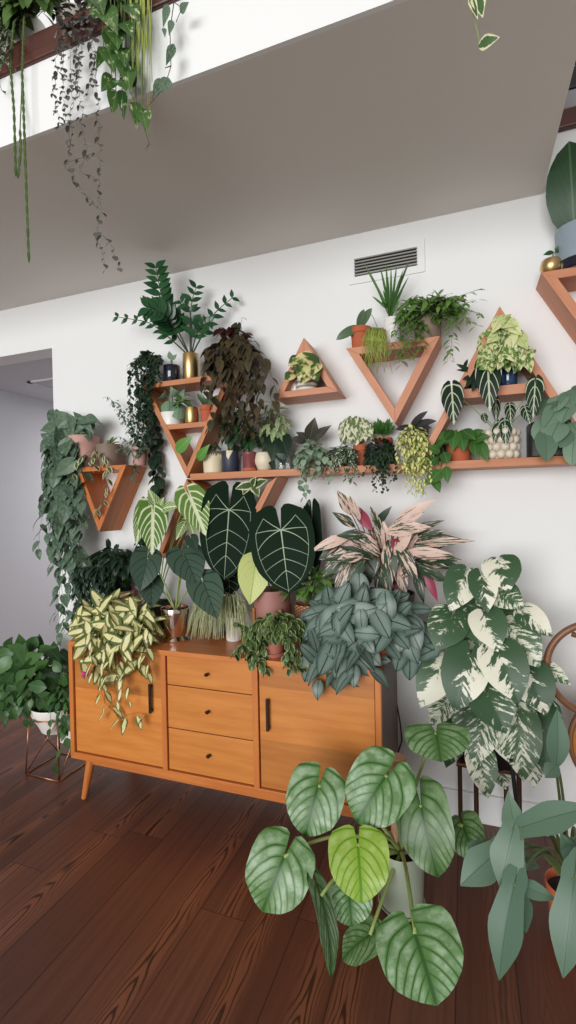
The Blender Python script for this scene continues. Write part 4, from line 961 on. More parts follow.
for b, t, w, y in (((550, 400), (536, 416), 24, 2.15), ((566, 392), (572, 408), 18, 2.13), ((556, 410), (542, 430), 24, 2.12), ((572, 404), (562, 424), 24, 2.12), ((548, 420), (534, 440), 18, 2.12), ((558, 424), (548, 446), 26, 2.10), ((545, 434), (546, 462), 22, 2.08), ((572, 424), (582, 442), 22, 2.12), ((566, 430), (560, 448), 18, 2.1), ((574, 440), (572, 466), 18, 2.08), ((560, 396), (556, 412), 20, 2.14), ((570, 392), (584, 398), 18, 2.14)):
    p.big(b, t, w, y, y-.03, 'egg' if w > 20 else 'round', nu=8, nv=3, up=p.rng.uniform(.1, .9), side=p.rng.gauss(0, .3), droop=.6)
p.done(leafmat('matt grey green round leaf', (82, 110, 88), (124, 150, 126), vein=(78, 104, 82), nv=5, lat=.15, rough=.5))
# inner board of the big triangle
GROUP = 'plants in the upright triangles'
p = PL('variegated_pothos', 'pale yellow and green leaves in a deep blue pot inside the upright triangle', 'plant', 508, 386, 18, 22, Z_S4, 2.20, M_blueglass, 'cyl', .95)
for b, t, w in (((500, 322), (518, 326), 16), ((494, 326), (512, 314), 13), ((506, 322), (522, 336), 15), ((502, 318), (492, 334), 14), ((500, 334), (486, 344), 14), ((510, 332), (512, 350), 15), ((518, 336), (528, 350), 14), ((496, 340), (498, 358), 14)): p.big(b, t, w, 2.11, 2.09, 'cordate', nu=7, nv=3, up=.6)
p.each(L_pale)
p.cover(503, 350, 24, 22, 2.17, .07, 34, 15, 12, 'cordate'); p.cover(522, 361, 12, 8, 2.13, .03, 8, 14, 11, 'cordate'); p.cover(488, 363, 10, 8, 2.13, .03, 7, 14, 11, 'cordate')
p.done(leafmat('cream and green leaf', (76, 114, 50), (120, 152, 72), vein=(96, 130, 60), nv=5, lat=.15, mode='splash', cv=(226, 226, 172), amt=.5, nsc=3))
p = PL('staghorn_fern', 'dark antler-shaped leaves left of the blue pot', 'plant', 477, 389, 16, 15, Z_S4, 2.215, M_char, 'cyl', .85)
for b, t, w in (((474, 374), (456, 364), 5), ((464, 369), (468, 359), 4), ((474, 374), (466, 388), 6), ((476, 374), (478, 358), 5), ((474, 376), (462, 380), 5), ((470, 372), (456, 370), 3), ((478, 374), (472, 392), 6)): p.big(b, t, w, 2.17, 2.12, 'strap', nu=6, nv=1, sr=.001)
p.done(L_dark)
# small triangle
p = PL('variegated_pothos', 'big cream and green leaves in a banded pot inside the small triangle box', 'plant', 307, 390, 23, 16, 1.975, 2.20, M_stripe, 'cyl', .95)
for b, t, w in (((312, 358), (292, 360), 16), ((316, 364), (302, 352), 14), ((302, 364), (290, 370), 16), ((304, 366), (298, 380), 16), ((312, 370), (318, 382), 16), ((292, 374), (285, 382), 12), ((308, 376), (300, 384), 10), ((298, 358), (288, 366), 12), ((318, 364), (312, 376), 12), ((306, 364), (304, 378), 14)): p.big(b, t, w, 2.13, 2.10, 'cordate', nu=7, nv=3, up=.6)
p.done(leafmat('dark leaf, cream half', (66, 92, 50), (96, 120, 62), mode='half', cv=(226, 218, 152), amt=.5, nsc=2.5, soft=.06))
mb = MB(); r = p.rt*.9; lathe(mb, [(1e-4, 0)]+pot_prof('cyl', r*.8, r*.7, p.h*.95), p.c+V3(-.062, .03, 0), 24)
o = build('narrow_pot', mb, M_white, None); o.location = (0, 0, 0)
tag(o, 'narrow empty white pot half hidden left of the banded pot', 'pot')

# ================================================================== V under the grille
GROUP = 'plants on the inverted triangle under the grille'
p = PL('moth_orchid', 'terracotta pot with two thick strap leaves at the left end of the inverted triangle', 'plant', 361, 347, 22, 21, Z_S6, 2.195, M_terra, 'terra', .8)
for b, t, w in (((358, 328), (336, 340), 10), ((360, 326), (372, 308), 9), ((359, 326), (364, 309), 8)): p.big(b, t, w, 2.18, 2.14, 'strap', nu=8, nv=2, droop=.9 if t[0] < 350 else .3, fold=.25)
tube(p.sm, bez(p.top, at(368, 296, 2.17), at(378, 330, 2.15), 12), .0012, 5)
p.done(L_orchid, M_stemd)
p = PL('mistletoe_cactus', 'thin yellow green stems hanging from a terracotta pot over the inverted triangle', 'plant', 379, 343, 15, 17, Z_S6, 2.20, M_terra, 'rim', .9)
for i in range(80):
    x = p.rng.uniform(364, 384); e = p.rng.uniform(342, 374)
    x2 = x+p.rng.gauss(0, 2.5); pts = bez(p.top, at(x, 318+p.rng.uniform(0, 10), 2.14), at(x2, 340, 2.115), 5)+[at(x2+p.rng.gauss(0, 2), (340+e)/2, 2.105), at(x2+p.rng.gauss(0, 3), e, 2.11)]
    tube(p.lm, pts, .0014, 4, .0009, rnd=(p.rng.random(), .5, .5))
p.done(L_rhip)
p = PL('dragon_tree', 'spiky dragon tree with thin radiating leaves in a white pot under the grille', 'plant', 393, 340, 17, 28, Z_S6, 2.215, M_white, 'cyl', .9)
hub = at(391, 310, 2.21)
tube(p.sm, [p.top, hub], .006, 8, .004)
for t in ((362, 260), (370, 272), (380, 266), (386, 262), (391, 266), (397, 263), (404, 268), (409, 276), (408, 262), (376, 284), (403, 290), (383, 290), (398, 284), (388, 276), (410, 260), (372, 296), (400, 300), (380, 302)):
    p.big((390+p.rng.uniform(-2, 2), 314+p.rng.uniform(-8, 4)), t, 2.4, 2.205, 2.205-p.rng.uniform(-.02, .12), 'strap', nu=6, nv=1, org=None, fold=.5, droop=.2)
p.done(L_mid)
p = PL('trailing_jasmine', 'feathery bright green vine arching over the right end of the inverted triangle', 'plant', 428, 338, 27, 24, Z_S6, 2.21, M_taupe, 'cyl', .9)
p.bush(430, 312, 2.18, 36, 18, .09, 200, .056, .022, 'lance', grav=.5, jd=.35, fac=.5)
for pts in ([(430, 316), (450, 300), (470, 292), (478, 290)], [(434, 318), (456, 308), (474, 312), (480, 316)], [(432, 316), (462, 316), (470, 322), (476, 326)], [(432, 318), (452, 320), (452, 340), (449, 360)], [(430, 316), (448, 312), (462, 304), (476, 300)], [(424, 318), (436, 300), (448, 294)], [(420, 318), (404, 322), (402, 340), (398, 360)], [(424, 318), (410, 326), (406, 344), (402, 364)], [(424, 318), (414, 328), (414, 346), (412, 356)], [(420, 316), (400, 316), (394, 330), (392, 348)], [(420, 314), (404, 310), (396, 322)], [(428, 318), (422, 330), (421, 346)]):
    p.vine(pts, [2.19, 2.13, 2.11, 2.11][:len(pts)], L=.048, W=.019, shape='lance', gap=.014, pair=True, down=.3)
p.done(L_fern)

# ================================================================== on the sideboard
GROUP = 'plants on the sideboard'
ZT = SZ1+.0005
p = PL('tricolor_hoya', 'wax plant with cream and green leaves spilling over the left front of the sideboard', 'plant', 118, 640, 44, 24, ZT, 2.06, M_terra, 'terra', .8)
p.cover(118, 622, 42, 26, 2.03, .15, 46, 24, 10.5, 'ovate', jit=.8, down=.45); p.cover(116, 630, 42, 28, 2.0, .09, 36, 24, 10.5, 'ovate', jit=.8, down=.45); p.cover(112, 650, 34, 30, 1.88, .05, 24, 24, 10.5, 'ovate', down=.8, jit=.7); p.bush(118, 630, 2.06, 34, 20, .06, 50, .07, .03, 'ovate', jd=.5)
p.drape(84, 158, 632, (655, 684), 1.835, 7, sway=4, L=.095, W=.044, shape='ovate', gap=.036, nu=5, down=1.0)
p.drape(98, 132, 660, (690, 712), 1.83, 4, sway=4, start=False, L=.06, W=.028, shape='ovate', gap=.05, nu=5)
p.vine([(104, 660), (102, 694), (106, 704), (114, 712), (124, 720), (130, 712), (146, 714)], 1.83, L=.065, W=.028, shape='ovate', gap=.045, tip=1)
p.vine([(122, 660), (124, 690), (116, 700), (104, 712)], 1.83, L=.06, W=.026, shape='ovate', gap=.05, tip=1)
p.done(L_hoya, M_stemd)
mb = MB(); fc = at(86, 672, 1.825)
for i in range(26):
    a = p.rng.uniform(0, 6.28); b = p.rng.uniform(-1, 1); d = V3(math.cos(a)*math.cos(b), -abs(math.sin(a)), math.sin(b)); leaf(mb, fc+V3(0, 0, -.02*p.rng.random()), d, V3(0, -1, .3), .024, .01, 'ovate', .4, nu=3, nv=1, rng=p.rng)
build('flower', mb, M_flower, p.root)
mb = MB(); c = at(133, 622, 1.93); box(mb, c+V3(-.016, -.003, -.012), c+V3(.016, .003, .016)); box(mb, c+V3(-.004, -.002, -.14), c+V3(.004, .002, -.01)); build('plant_marker', mb, M_teal, p.root, smooth=False, bevel=.004)
p = PL('dark_hoya', 'dense dark grey green trailing plant in a pink pot, left back of the sideboard', 'plant', 122, 612, 24, 34, ZT, 2.22, M_terrap, 'cyl', .85)
p.bush(112, 566, 2.17, 33, 18, .09, 170, .06, .03, 'cordate', grav=.8, fold=.3, nu=4); p.drape(76, 104, 566, (606, 645), 2.09, 15, sway=4, L=.055, W=.028, shape='cordate', gap=.022, fold=.3)
p.drape(98, 113, 575, (596, 610), 2.10, 5, sway=4, L=.05, W=.026, shape='cordate', gap=.022)
p.done(L_dark)
p = PL('white_veined_arrowhead', 'bright green arrow leaves with white feathered veins in front of the dark shadowed triangle', 'plant', 158, 626, 26, 26, ZT, 2.215, M_char, 'cyl', .85)
for b, t, w, y in (((153, 512), (152, 555), 31, 2.04), ((190, 497), (206, 536), 33, 2.04), ((143, 510), (136, 546), 16, 2.09), ((157, 508), (148, 488), 14, 2.08), ((164, 508), (182, 506), 12, 2.06), ((184, 524), (176, 540), 11, 2.1), ((190, 524), (194, 536), 9, 2.1), ((160, 506), (164, 497), 8, 2.08)):
    p.big(b, t, w, y, y-.05, 'arrow', sr=.0028, droop=.35, up=.25); p.each(L_cal)
p.done(L_cal, M_stemp)
p = PL('velvet_alocasia', 'quilted slate green leaves rising from a shiny rose gold goblet pot', 'plant', 176, 641, 29, 33, ZT, 2.02, M_rosegold, 'goblet', .84)
for b, t, w, y in (((147, 558), (140, 592), 31, 1.98), ((151, 582), (152, 608), 26, 2.0), ((184, 554), (198, 587), 38, 1.98), ((203, 582), (217, 619), 36, 1.95), ((191, 538), (196, 552), 14, 2.0)):
    p.big(b, t, w, y, y-.05, 'heart', sr=.003, droop=.35, up=.3); p.each(L_alo)
p.done(L_alo, M_stemp)
def anth(p, b, t, w, y, y2=None, side=0.0, veins=True):
    S, L, W = p.big(b, t, w, y, y-.05 if y2 is None else y2, 'broad', nu=16, nv=6, droop=.25, fold=.06, sr=.004, up=.1, side=side)
    lf = p.each(L_anth)
    if not veins: return
    mb = MB(); pr = SHAPES['broad'][0]; wf = lambda x: np.interp(x/L, [a for a, c in pr], [c for a, c in pr])*W/2
    mid = [(L*f, 0) for f in np.linspace(0, .97, 14)]; rib(mb, S, mid, W*.022, W*.006)
    for sg in (-1, 1):
        coll = []
        for ex, ey, bow in ((-.22, .50, .1), (.02, .80, .06), (.30, .78, .05)):
            y_ = ey*W/2
            q = np.array(bez((0, 0, 0), (ex*L*.3-bow*L*.4, y_*.6, 0), (ex*L, y_, 0), 10))[:, :2]; q[:, 1] *= sg
            rib(mb, S, q, W*.016, W*.008); coll.append(q[-1])
        for f in (.28, .46, .64):
            xe = (f+.17)*L; y_ = wf(min(xe, L*.95))*.76
            q = np.array(bez((f*L, 0, 0), ((f+.06)*L, y_*.55, 0), (xe, y_, 0), 8))[:, :2]; q[:, 1] *= sg
            rib(mb, S, q, W*.011, W*.006); coll.append(q[-1])
        coll.append(np.array([L*.95, 0.0])); coll = np.array(coll)
        k = np.linspace(0, len(coll)-1, 30); q = np.stack([np.interp(k, range(len(coll)), coll[:, i]) for i in (0, 1)], 1)
        for _ in range(2): q[1:-1] = (q[:-2]+2*q[1:-1]+q[2:])/4
        rib(mb, S, q, W*.008, W*.005)
    build('veins', mb, L_avein, p.root, lf)
p = PL('velvet_anthurium', 'velvet black green giant leaf with pale veins, directly above the pale grass', 'plant', 222, 627, 30, 26, ZT, 2.215, M_char, 'cyl', .85)
anth(p, (229, 510), (224, 582), 56, 2.09, 2.02); anth(p, (228, 566), (230, 598), 28, 2.12)
p.done(L_anth, M_stem)
# a wooden stand on the sideboard with the dusty rose pot in it
cx = at(273, 640, 2.13); base = V3(cx[0], 2.13, ZT)
st = thing('plant_stand', 'low wooden stand with thin posts holding the dusty rose pot', 'plant stand', base)
for i in range(4):
    a = PI/4+i*PI/2; q = base+V3(math.cos(a)*.095, math.sin(a)*.095, 0); mb = MB(); tube(mb, [q, q+V3(0, 0, .17)], .0075, 12); build('leg', mb, M_bamboo, st, sharp=.7)
for i in range(2):
    a = PI/4+i*PI/2; d = V3(math.cos(a), math.sin(a), 0)*.095; mb = MB(); tube(mb, [base-d+V3(0, 0, .06), base+d+V3(0, 0, .06)], .008, 8); build('crossbar', mb, M_bamboo, st, sharp=.7)
p = PL('velvet_anthurium', 'velvet black green pale-veined leaf and one butter yellow leaf in a dusty rose pot', 'plant', 273, 630, 37, 38, ZT+.07, 2.13, M_dusty, 'cyl', .95, dx=0)
p.root.location.x = base[0]
anth(p, (281, 530), (289, 594), 66, 2.04, 1.99); anth(p, (312, 520), (318, 572), 22, 2.16, 2.12, side=.6, veins=False); anth(p, (303, 522), (308, 560), 18, 2.19, 2.16, side=.6, veins=False)
p.big((255, 566), (250, 605), 33, 2.03, 2.0, 'heart', sr=.003, droop=.3, up=.2); p.each(L_butter, 'young_leaf')['label'] = 'butter yellow young leaf'
p.done(L_anth, M_stem)
p = PL('grass_plant', 'tuft of pale striped grass in a white pot beside the rose gold goblet', 'plant', 234, 641, 17, 24, ZT, 2.10, M_white, 'cyl', .9)
for i in range(190):
    a = p.rng.uniform(-1, 1); up_ = p.rng.random(); x = 218+a*30+p.rng.uniform(-3, 3); e = 640-22*up_*p.rng.random()
    s0 = p.top+V3(p.rng.uniform(-1, 1)*.03, p.rng.uniform(-1, 1)*.03, 0); m_ = at(219+a*24, 596-34*up_, 2.06-.04*p.rng.random())
    q = bez(s0, m_, at(x, e, 2.03-.10*p.rng.random()), 8)
    tube(p.lm, q, .0026, 4, .0008, rnd=(p.rng.random(), .5, .5))
p.done(L_grass)
p = PL('curly_hoya', 'curly-leaved rope hoya in a pink terracotta pot at the front edge of the sideboard', 'plant', 272, 661, 30, 28, ZT, 1.935, M_terrap, 'terra', .82, saucer=1.0)
p.bush(278, 630, 1.92, 28, 16, .08, 130, .038, .028, 'round', curl=0) if False else p.bush(279, 630, 1.92, 27, 17, .08, 170, .036, .028, 'round', grav=.6, fold=.6, nu=4)
p.drape(246, 262, 632, (656, 672), 1.86, 5, sway=3, L=.036, W=.028, shape='round', gap=.013, fold=.6); p.drape(286, 296, 636, (658, 668), 1.85, 4, sway=3, L=.036, W=.028, shape='round', gap=.013, fold=.6)
for pts in ([(262, 632), (250, 640), (242, 646), (236, 654)], [(264, 630), (252, 650), (262, 664), (266, 672)], [(290, 640), (298, 656), (294, 666), (302, 668)], [(262, 628), (246, 628), (238, 622)]): p.vine(pts, [1.9, 1.86, 1.842, 1.84], L=.036, W=.028, shape='round', gap=.012, fold=.6, pair=True)
p.done(leafmat('glossy crimped leaf', (40, 66, 36), (86, 112, 62), mode='edge', cv=(150, 164, 104), amt=.2, nsc=3, rough=.3))
p = PL('glossy_shrublet', 'small glossy green bush in a woven basket, right of the dusty rose pot', 'plant', 311, 640, 32, 40, ZT, 2.15, M_wicker, 'cyl', .85)
p.bush(312, 588, 2.12, 32, 22, .09, 80, .075, .034, 'ovate', grav=.2, lo=-.3); p.done(leafmat('glossy fresh leaf', (62, 104, 42), (108, 148, 66), vein=(140, 176, 100), nv=6, lat=.2, rough=.28))
p = PL('triostar', 'large spray of pointed green, cream and pink leaves, right end of the sideboard', 'plant', 385, 650, 60, 56, ZT, 2.17, M_char, 'cyl', .85)
hub = at(385, 590, 2.13)
tri = [((352, 515), (337, 490), 14), ((380, 530), (370, 506), 9), ((395, 522), (437, 499), 12), ((385, 532), (432, 527), 17), ((400, 538), (462, 539), 13), ((410, 545), (476, 541), 11), ((405, 552), (455, 555), 12), ((415, 560), (468, 570), 12), ((360, 545), (325, 566), 15), ((352, 535), (310, 552), 13), ((365, 560), (345, 590), 14), ((378, 545), (366, 588), 16), ((388, 540), (392, 585), 18), ((397, 545), (418, 582), 16), ((408, 560), (430, 590), 14), ((355, 527), (332, 512), 11), ((372, 530), (352, 502), 13), ((385, 555), (378, 600), 17), ((398, 565), (406, 596), 14), ((345, 555), (322, 578), 12), ((368, 535), (336, 536), 12), ((420, 552), (452, 542), 10), ((392, 530), (425, 512), 12), ((360, 520), (349, 495), 9), ((376, 525), (392, 506), 9), ((415, 570), (424, 604), 11), ((425, 570), (438, 602), 10), ((370, 565), (360, 600), 13), ((340, 545), (318, 560), 10), ((405, 535), (445, 520), 11), ((350, 560), (334, 596), 13), ((400, 572), (398, 606), 13), ((412, 540), (448, 530), 10), ((384, 560), (390, 602), 13), ((356, 550), (340, 580), 12), ((430, 560), (462, 560), 10)]
for i in range(22):
    a_ = p.rng.uniform(-.25, PI+.25); r0, r1 = p.rng.uniform(12, 30), p.rng.uniform(48, 74)
    tri.append(((390+r0*math.cos(a_), 562-r0*.6*math.sin(a_)), (390+r1*math.cos(a_), 562-r1*.72*math.sin(a_)+p.rng.uniform(0, 14)), p.rng.uniform(10, 14)))
for i, (b, t, w) in enumerate(tri):
    y = 2.06+.10*((i*7) % 10)/10
    p.big(b, t, w*.92, y, y-.03, 'lance', nu=9, nv=3, droop=.7, fold=.1, up=.25, sr=.002, arch=.1, org=hub, nvec=(-face_n(at(b[0], b[1], y), .25) if i in (16, 26, 27, 31, 40, 45) else None))
    p.each(L_triostar)
for i in range(6): tube(p.sm, bez(p.top+V3(p.rng.uniform(-.03, .03), 0, 0), (p.top+hub)/2, hub, 5), .004, 6)
p.done(L_triostar, plain('dark red stalk', (96, 48, 50), .5, var=.1))
p = PL('silver_scindapsus', 'broad mound of silvery blue green leaves on the right front of the sideboard', 'plant', 368, 680, 66, 30, ZT, 2.0, M_terra, 'bowl', .75)
p.cover(360, 624, 56, 34, 2.02, .12, 34, 27, 18, 'egg', fold=.05, nu=8, nv=3, down=.3, jit=.6); p.cover(362, 626, 54, 34, 2.0, .19, 34, 30, 19, 'egg', fold=.05, nu=8, nv=3, down=.35, jit=.6)
p.cover(338, 652, 34, 30, 1.90, .065, 17, 29, 19, 'egg', fold=.05, nu=8, nv=3, down=.7, jit=.5); p.cover(408, 636, 22, 34, 2.02, .09, 13, 28, 19, 'egg', fold=.05, nu=8, nv=3, down=.8, jit=.5)
p.bush(362, 630, 2.03, 44, 26, .06, 60, .09, .06, 'cordate', jd=.5)
p.drape(314, 372, 640, (664, 684), 1.835, 5, sway=4, L=.105, W=.074, shape='cordate', gap=.07, nu=6, nv=2, tip=.9)
p.done(L_silver)

# ================================================================== right: marbled climber on its stand
GROUP = 'plants on the floor side'
FX = at(486, 800, 2.1)[0]
st = thing('plant_stand', 'tall slim-legged dark brown metal stand under the marbled white plant', 'plant stand', (FX, 2.10, 0))
M_bronze = plain('brown bronze metal', (92, 62, 42), .4, .6, var=.1)
for px, y in ((460, 2.16), (476, 2.02), (506, 2.16), (519, 2.03)):
    q = at(px, 780, y); mb = MB(); tube(mb, [V3(q[0], y, 0), V3(q[0], y, .40)], .0095, 10); build('leg', mb, M_bronze, st, sharp=.7)
mb = MB(); a, b = at(460, 780, 2.16), at(519, 780, 2.03); box(mb, (a[0]-.01, 2.01, .385), (b[0]+.015, 2.175, .40)); build('tray', mb, M_bronze, st, smooth=False, bevel=.003)
p = PL('marbled_monstera', 'tall climbing monstera with white marbled leaves in a black pot on the slim-legged stand', 'plant', 489, 780, 62, 34, .4005, 2.10, M_black, 'cyl', .9)
mb = MB(); pole_t = at(494, 590, 2.11); tube(mb, [p.c+V3(0, 0, .02), V3(p.c[0], 2.11, .9), V3(p.c[0]+.02, 2.11, pole_t[2]-.02)], .03, 14); build('moss_pole', mb, M_coco, p.root, sharp=.8)
for i, (b, t, w, y, m) in enumerate([((500, 564), (509, 592), 37, 1.98, 1), ((464, 577), (450, 612), 34, 2.0, 1), ((482, 578), (488, 613), 28, 1.96, 1), ((500, 592), (524, 609), 30, 1.98, 0), ((451, 618), (436, 651), 40, 1.98, 0), ((526, 614), (553, 637), 26, 1.98, 1), ((470, 614), (480, 646), 30, 2.0, 0), ((486, 618), (498, 652), 36, 1.94, 1), ((512, 630), (540, 668), 42, 1.98, 0), ((468, 660), (454, 712), 46, 1.92, 1),
        ((500, 655), (519, 704), 46, 1.9, 1), ((530, 674), (546, 716), 40, 1.96, 1), ((440, 668), (420, 708), 36, 2.0, 1), ((488, 694), (506, 734), 44, 1.9, 0), ((484, 718), (474, 766), 36, 1.92, 0), ((518, 722), (524, 782), 42, 1.94, 0), ((545, 716), (545, 772), 32, 2.0, 0), ((500, 732), (514, 766), 26, 1.94, 1), ((480, 756), (488, 799), 30, 1.9, 0), ((546, 668), (571, 685), 18, 2.0, 0), ((444, 704), (430, 726), 24, 2.04, 0),
        ((470, 640), (468, 672), 30, 2.04, 0), ((520, 650), (530, 690), 34, 2.04, 0), ((510, 692), (524, 730), 36, 2.02, 0), ((470, 700), (460, 740), 34, 2.04, 0), ((536, 690), (552, 740), 30, 2.06, 0), ((456, 730), (446, 768), 28, 2.08, 0), ((496, 760), (506, 790), 26, 2.06, 0), ((530, 745), (534, 788), 30, 2.04, 1), ((500, 610), (516, 640), 30, 2.06, 0), ((476, 590), (462, 620), 26, 2.08, 0)]):
    org = V3(p.c[0], 2.09, at(b[0], b[1], y)[2]-.06)
    p.big(b, t, w*1.02, y, y-.05, 'heart', nu=12, nv=5, droop=.45, fold=.12, up=.25, sr=.004, org=org, arch=.2, split=None); p.each(L_albo if m else L_green_albo)
p.done(L_albo, M_stem)

# ================================================================== floor, right: silver brushed philodendron
c = atz(402, 912, 0)
p = PL('silver_brushed_philodendron', 'floor plant with big silver brushed heart leaves in a sage green pot with saucer', 'plant', 402, 912, 46, 58, .0075, float(c[1])+.02, M_sage, 'cyl', .9, saucer=1.02)
mb = MB(); pt = at(397, 757, 1.74); tube(mb, [p.c+V3(0, .02, .05), V3(pt[0], 1.74, pt[2])], .032, 16); build('coco_pole', mb, M_coco, p.root, sharp=.8)
PY = float(c[1])
for b, t, w, y0, y1, m, k in (((318, 786), (305, 837), 58, 1.56, 1.50, 0, {}), ((386, 776), (356, 823), 64, 1.52, 1.46, 0, {}), ((358, 846), (362, 904), 62, 1.38, 1.30, 1, {}), ((284, 857), (262, 912), 66, 1.42, 1.36, 0, {'side': -.1}), ((421, 806), (438, 878), 58, 1.56, 1.50, 2, {'side': .3}),
                              ((463, 826), (478, 861), 40, 1.62, 1.56, 2, {'side': .4}), ((436, 733), (441, 762), 64, 1.66, 1.60, 2, {'up': .9}), ((415, 934), (437, 1006), 86, 1.30, 1.22, 0, {}), ((321, 896), (331, 978), 30, 1.40, 1.30, 0, {'side': -1.0}), ((349, 893), (352, 927), 46, 1.48, 1.44, 0, {}), ((370, 935), (342, 960), 38, 1.46, 1.42, 2, {'side': .4})):
    p.big(b, t, w, y0, y1, 'broad', nu=14, nv=5, droop=.5, fold=.07, wave=.02, sr=.0055, arch=.25, **{'up': .35, **k}); p.each({0: L_mamei, 1: L_mameiy, 2: L_mameig}[m])
p.done(L_mamei, M_stemp)

# ================================================================== floor, far right: sage green arrow-leaf plant
c = atz(560, 934, 0)
p = PL('sage_philodendron', 'floor plant with long silvery sage arrow leaves in a terracotta pot, lower right', 'plant', 571, 930, 46, 54, 0, float(c[1]), M_terra, 'terra', .82, dx=0)
for b, t, w, y0, y1, k in (((514, 886), (499, 981), 35, 1.22, 1.16, {'side': .2}), ((516, 884), (557, 900), 17, 1.24, 1.22, {}), ((519, 888), (526, 934), 20, 1.25, 1.22, {'side': -.5}), ((513, 830), (500, 888), 33, 1.28, 1.24, {}), ((516, 840), (508, 790), 22, 1.30, 1.30, {}), ((520, 828), (596, 806), 30, 1.28, 1.26, {}), ((574, 880), (563, 979), 36, 1.20, 1.14, {}), ((500, 850), (460, 886), 34, 1.45, 1.40, {}), ((576, 866), (560, 832), 20, 1.3, 1.28, {}), ((512, 856), (540, 868), 18, 1.4, 1.38, {}), ((576, 838), (566, 866), 20, 1.3, 1.26, {}), ((556, 768), (557, 708), 22, 1.62, 1.66, {'side': .3}), ((557, 764), (545, 778), 16, 1.62, 1.6, {}), ((486, 842), (474, 868), 26, 1.5, 1.46, {})):
    p.big(b, t, w, y0, y1, 'hast' if w > 28 else 'lance', nu=14, nv=4, droop=.45, fold=.12, sr=.0042, arch=.3, **{'up': .3, **k}); p.each(L_hast)
p.done(L_hast, M_stem)
o = None
mb = MB(); q0 = at(511, 758, 1.9); q1 = at(517, 806, 1.9); d = (q1-q0)/(q1[2]-q0[2]); tube(mb, [q0-d*q0[2], q0], .008, 10)
tag(build('plant_stake', mb, M_black, None, sharp=.8), 'thin black stake standing right of the slim-legged stand', 'stake')
# bentwood hoop and amber round panel cut by the right edge
hc = at(600, 690, 2.0); hr = hc[0]-at(547, 690, 2.0)[0]
st = thing('bentwood_hoop', 'bentwood hoop frame with an amber round panel, cut off by the right edge', 'hoop stand', (hc[0], 2.0, 0))
W_bent = woodmat('bent walnut', (110, 72, 48), (146, 100, 70), .8, .4); W_amb = woodmat('amber panel', (176, 108, 44), (206, 140, 70), .8, .3, coat=.3)
zt = at(576, 622, 2.0)[2]
mb = MB(); cz = at(596, 670, 2.0)[2]; rz = zt-cz
tube(mb, [(hc[0]+hr*math.cos(2*PI*i/64), 2.0, cz+hr*math.sin(2*PI*i/64)) for i in range(65)], .013, 12, cap=False); build('hoop', mb, W_bent, st, sharp=.8, grain=(1, 0, .4))
for dx in (.115, .155):
    mb = MB(); zz = cz-math.sqrt(max(1e-4, hr*hr-dx*dx)); tube(mb, [(hc[0]+dx, 2.03, 0), (hc[0]+dx, 2.03, zz), (hc[0]+dx, 2.005, zz+.012)], .013, 12); build('leg', mb, W_bent, st, sharp=.8, grain=(0, 0, 1))
mb = MB(); box(mb, (hc[0]+.10, 1.9, 0), (hc[0]+.17, 2.14, .018)); build('foot', mb, W_bent, st, smooth=False, bevel=.004)
mb = MB(); c2 = at(606, 745, 1.99); ax = c2[0]-at(569, 745, 1.99)[0]; az = at(606, 704, 1.99)[2]-c2[2]
prof = [(1e-4, -.012), (.9, -.012), (.9, .012), (1e-4, .012)]
v = []; N = 48
for rr, yy in prof: v += [(c2[0]+ax*rr*math.cos(2*PI*i/N), 1.99+yy, c2[2]+az*1.05*rr*math.sin(2*PI*i/N)) for i in range(N)]
mb.add(v, [(j*N+i, j*N+(i+1) % N, (j+1)*N+(i+1) % N, (j+1)*N+i) for j in range(3) for i in range(N)]); build('panel', mb, W_amb, st, sharp=.6, grain=(0, 0, 1))
mb = MB(); tube(mb, [(c2[0]+ax*.95*math.cos(2*PI*i/48), 1.99, c2[2]+az*1.0*math.sin(2*PI*i/48)) for i in range(49)], .011, 10, cap=False); build('panel_rim', mb, W_bent, st)
mb = MB(); a = at(572, 634, 2.0); tube(mb, [a, (hc[0]+.02, 2.0, a[2]-.03), (c2[0], 1.99, c2[2]+az)], .010, 10); build('brace', mb, W_bent, st)

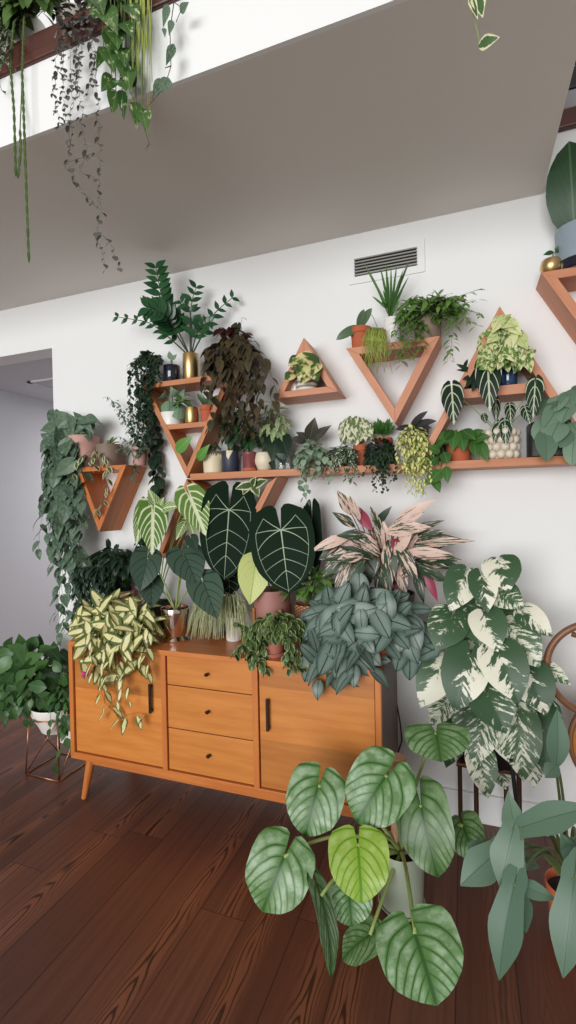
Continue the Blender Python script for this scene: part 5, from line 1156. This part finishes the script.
# ================================================================== floor, left: leafy plant in a white bowl
gc = atz(27, 774, 0); bx, by = gc[0]+.115, gc[1]+.11
st = thing('wire_plant_stand', 'geometric copper wire stand holding the white bowl left of the sideboard', 'plant stand', (bx, by, 0))
M_copper = plain('copper wire', (186, 130, 92), .3, .9, var=.04)
tops = [V3(bx+.142*math.cos(a), by+.142*math.sin(a), .315) for a in (PI*1.25, PI*1.75, PI*.25, PI*.75)]
bots = [V3(bx+.165*math.cos(a), by+.165*math.sin(a), .004) for a in (PI*1.25, PI*1.75, PI*.25, PI*.75)]
mb = MB(); tube(mb, [(bx+.142*math.cos(a), by+.142*math.sin(a), .315) for a in np.linspace(0, 2*PI, 33)], .0035, 8, cap=False); build('ring', mb, M_copper, st)
mb = MB()
for i in range(4): tube(mb, [bots[i], bots[(i+1) % 4]], .0035, 8)
build('base_frame', mb, M_copper, st)
for i in range(4):
    mb = MB(); tube(mb, [bots[i], tops[i]], .0035, 8); tube(mb, [bots[i], tops[(i+1) % 4]], .0035, 8); build('leg', mb, M_copper, st)
g0 = V3(bx, by, .215)
root = thing('rubber_peperomia', 'bushy green leafy plant in a white bowl left of the sideboard', 'plant', g0)
p = PL.__new__(PL); p.root = root; p.c = g0; p.rt = .122; p.h = .15; p.top = make_pot(root, g0, .142, .085, .15, M_white, 'bowl'); p.rng = random.Random(77); p.lm = MB(); p.sm = MB()
p.cover(32, 678, 42, 36, by+.06, .2, 50, 18, 12.5, 'ovate', down=.0, jit=.9); p.cover(30, 676, 44, 36, by+.10, .12, 56, 18, 12.5, 'ovate', down=-.1, jit=.9); p.cover(2, 694, 22, 24, by, .12, 22, 18, 12.5, 'ovate', down=.3, jit=.8); p.bush(30, 680, by+.04, 38, 26, .08, 90, .07, .045, 'ovate', jd=.5)
p.drape(0, 30, 690, (705, 722), by-.15, 6, L=.07, W=.042, shape='ovate', gap=.04); p.drape(56, 70, 690, (715, 745), by-.13, 5, L=.07, W=.042, shape='ovate', gap=.035)
p.vine([(60, 700), (66, 730), (62, 752), (52, 764)], by-.14, L=.06, W=.036, shape='ovate', gap=.05)
p.done(leafmat('leafy green, pale beneath', (34, 66, 36), (78, 116, 62), vein=(86, 122, 74), nv=6, vw=.1, lat=.3, back=(104, 134, 88), rough=.35))

# cable down the wall
mb = MB(); tube(mb, [at(394, 640, YW-.012), at(396, 672, YW-.008), at(396, 700, YW-.008), at(400, 722, YW-.009), at(402, 740, YW-.01), at(396, 760, YW-.01), at(398, 800, YW-.024), at(399, 806, YW-.03)], .0032, 8)
tag(build('power_cable', mb, M_black, None), 'thin black cable hanging down the white wall right of the sideboard', 'cable')
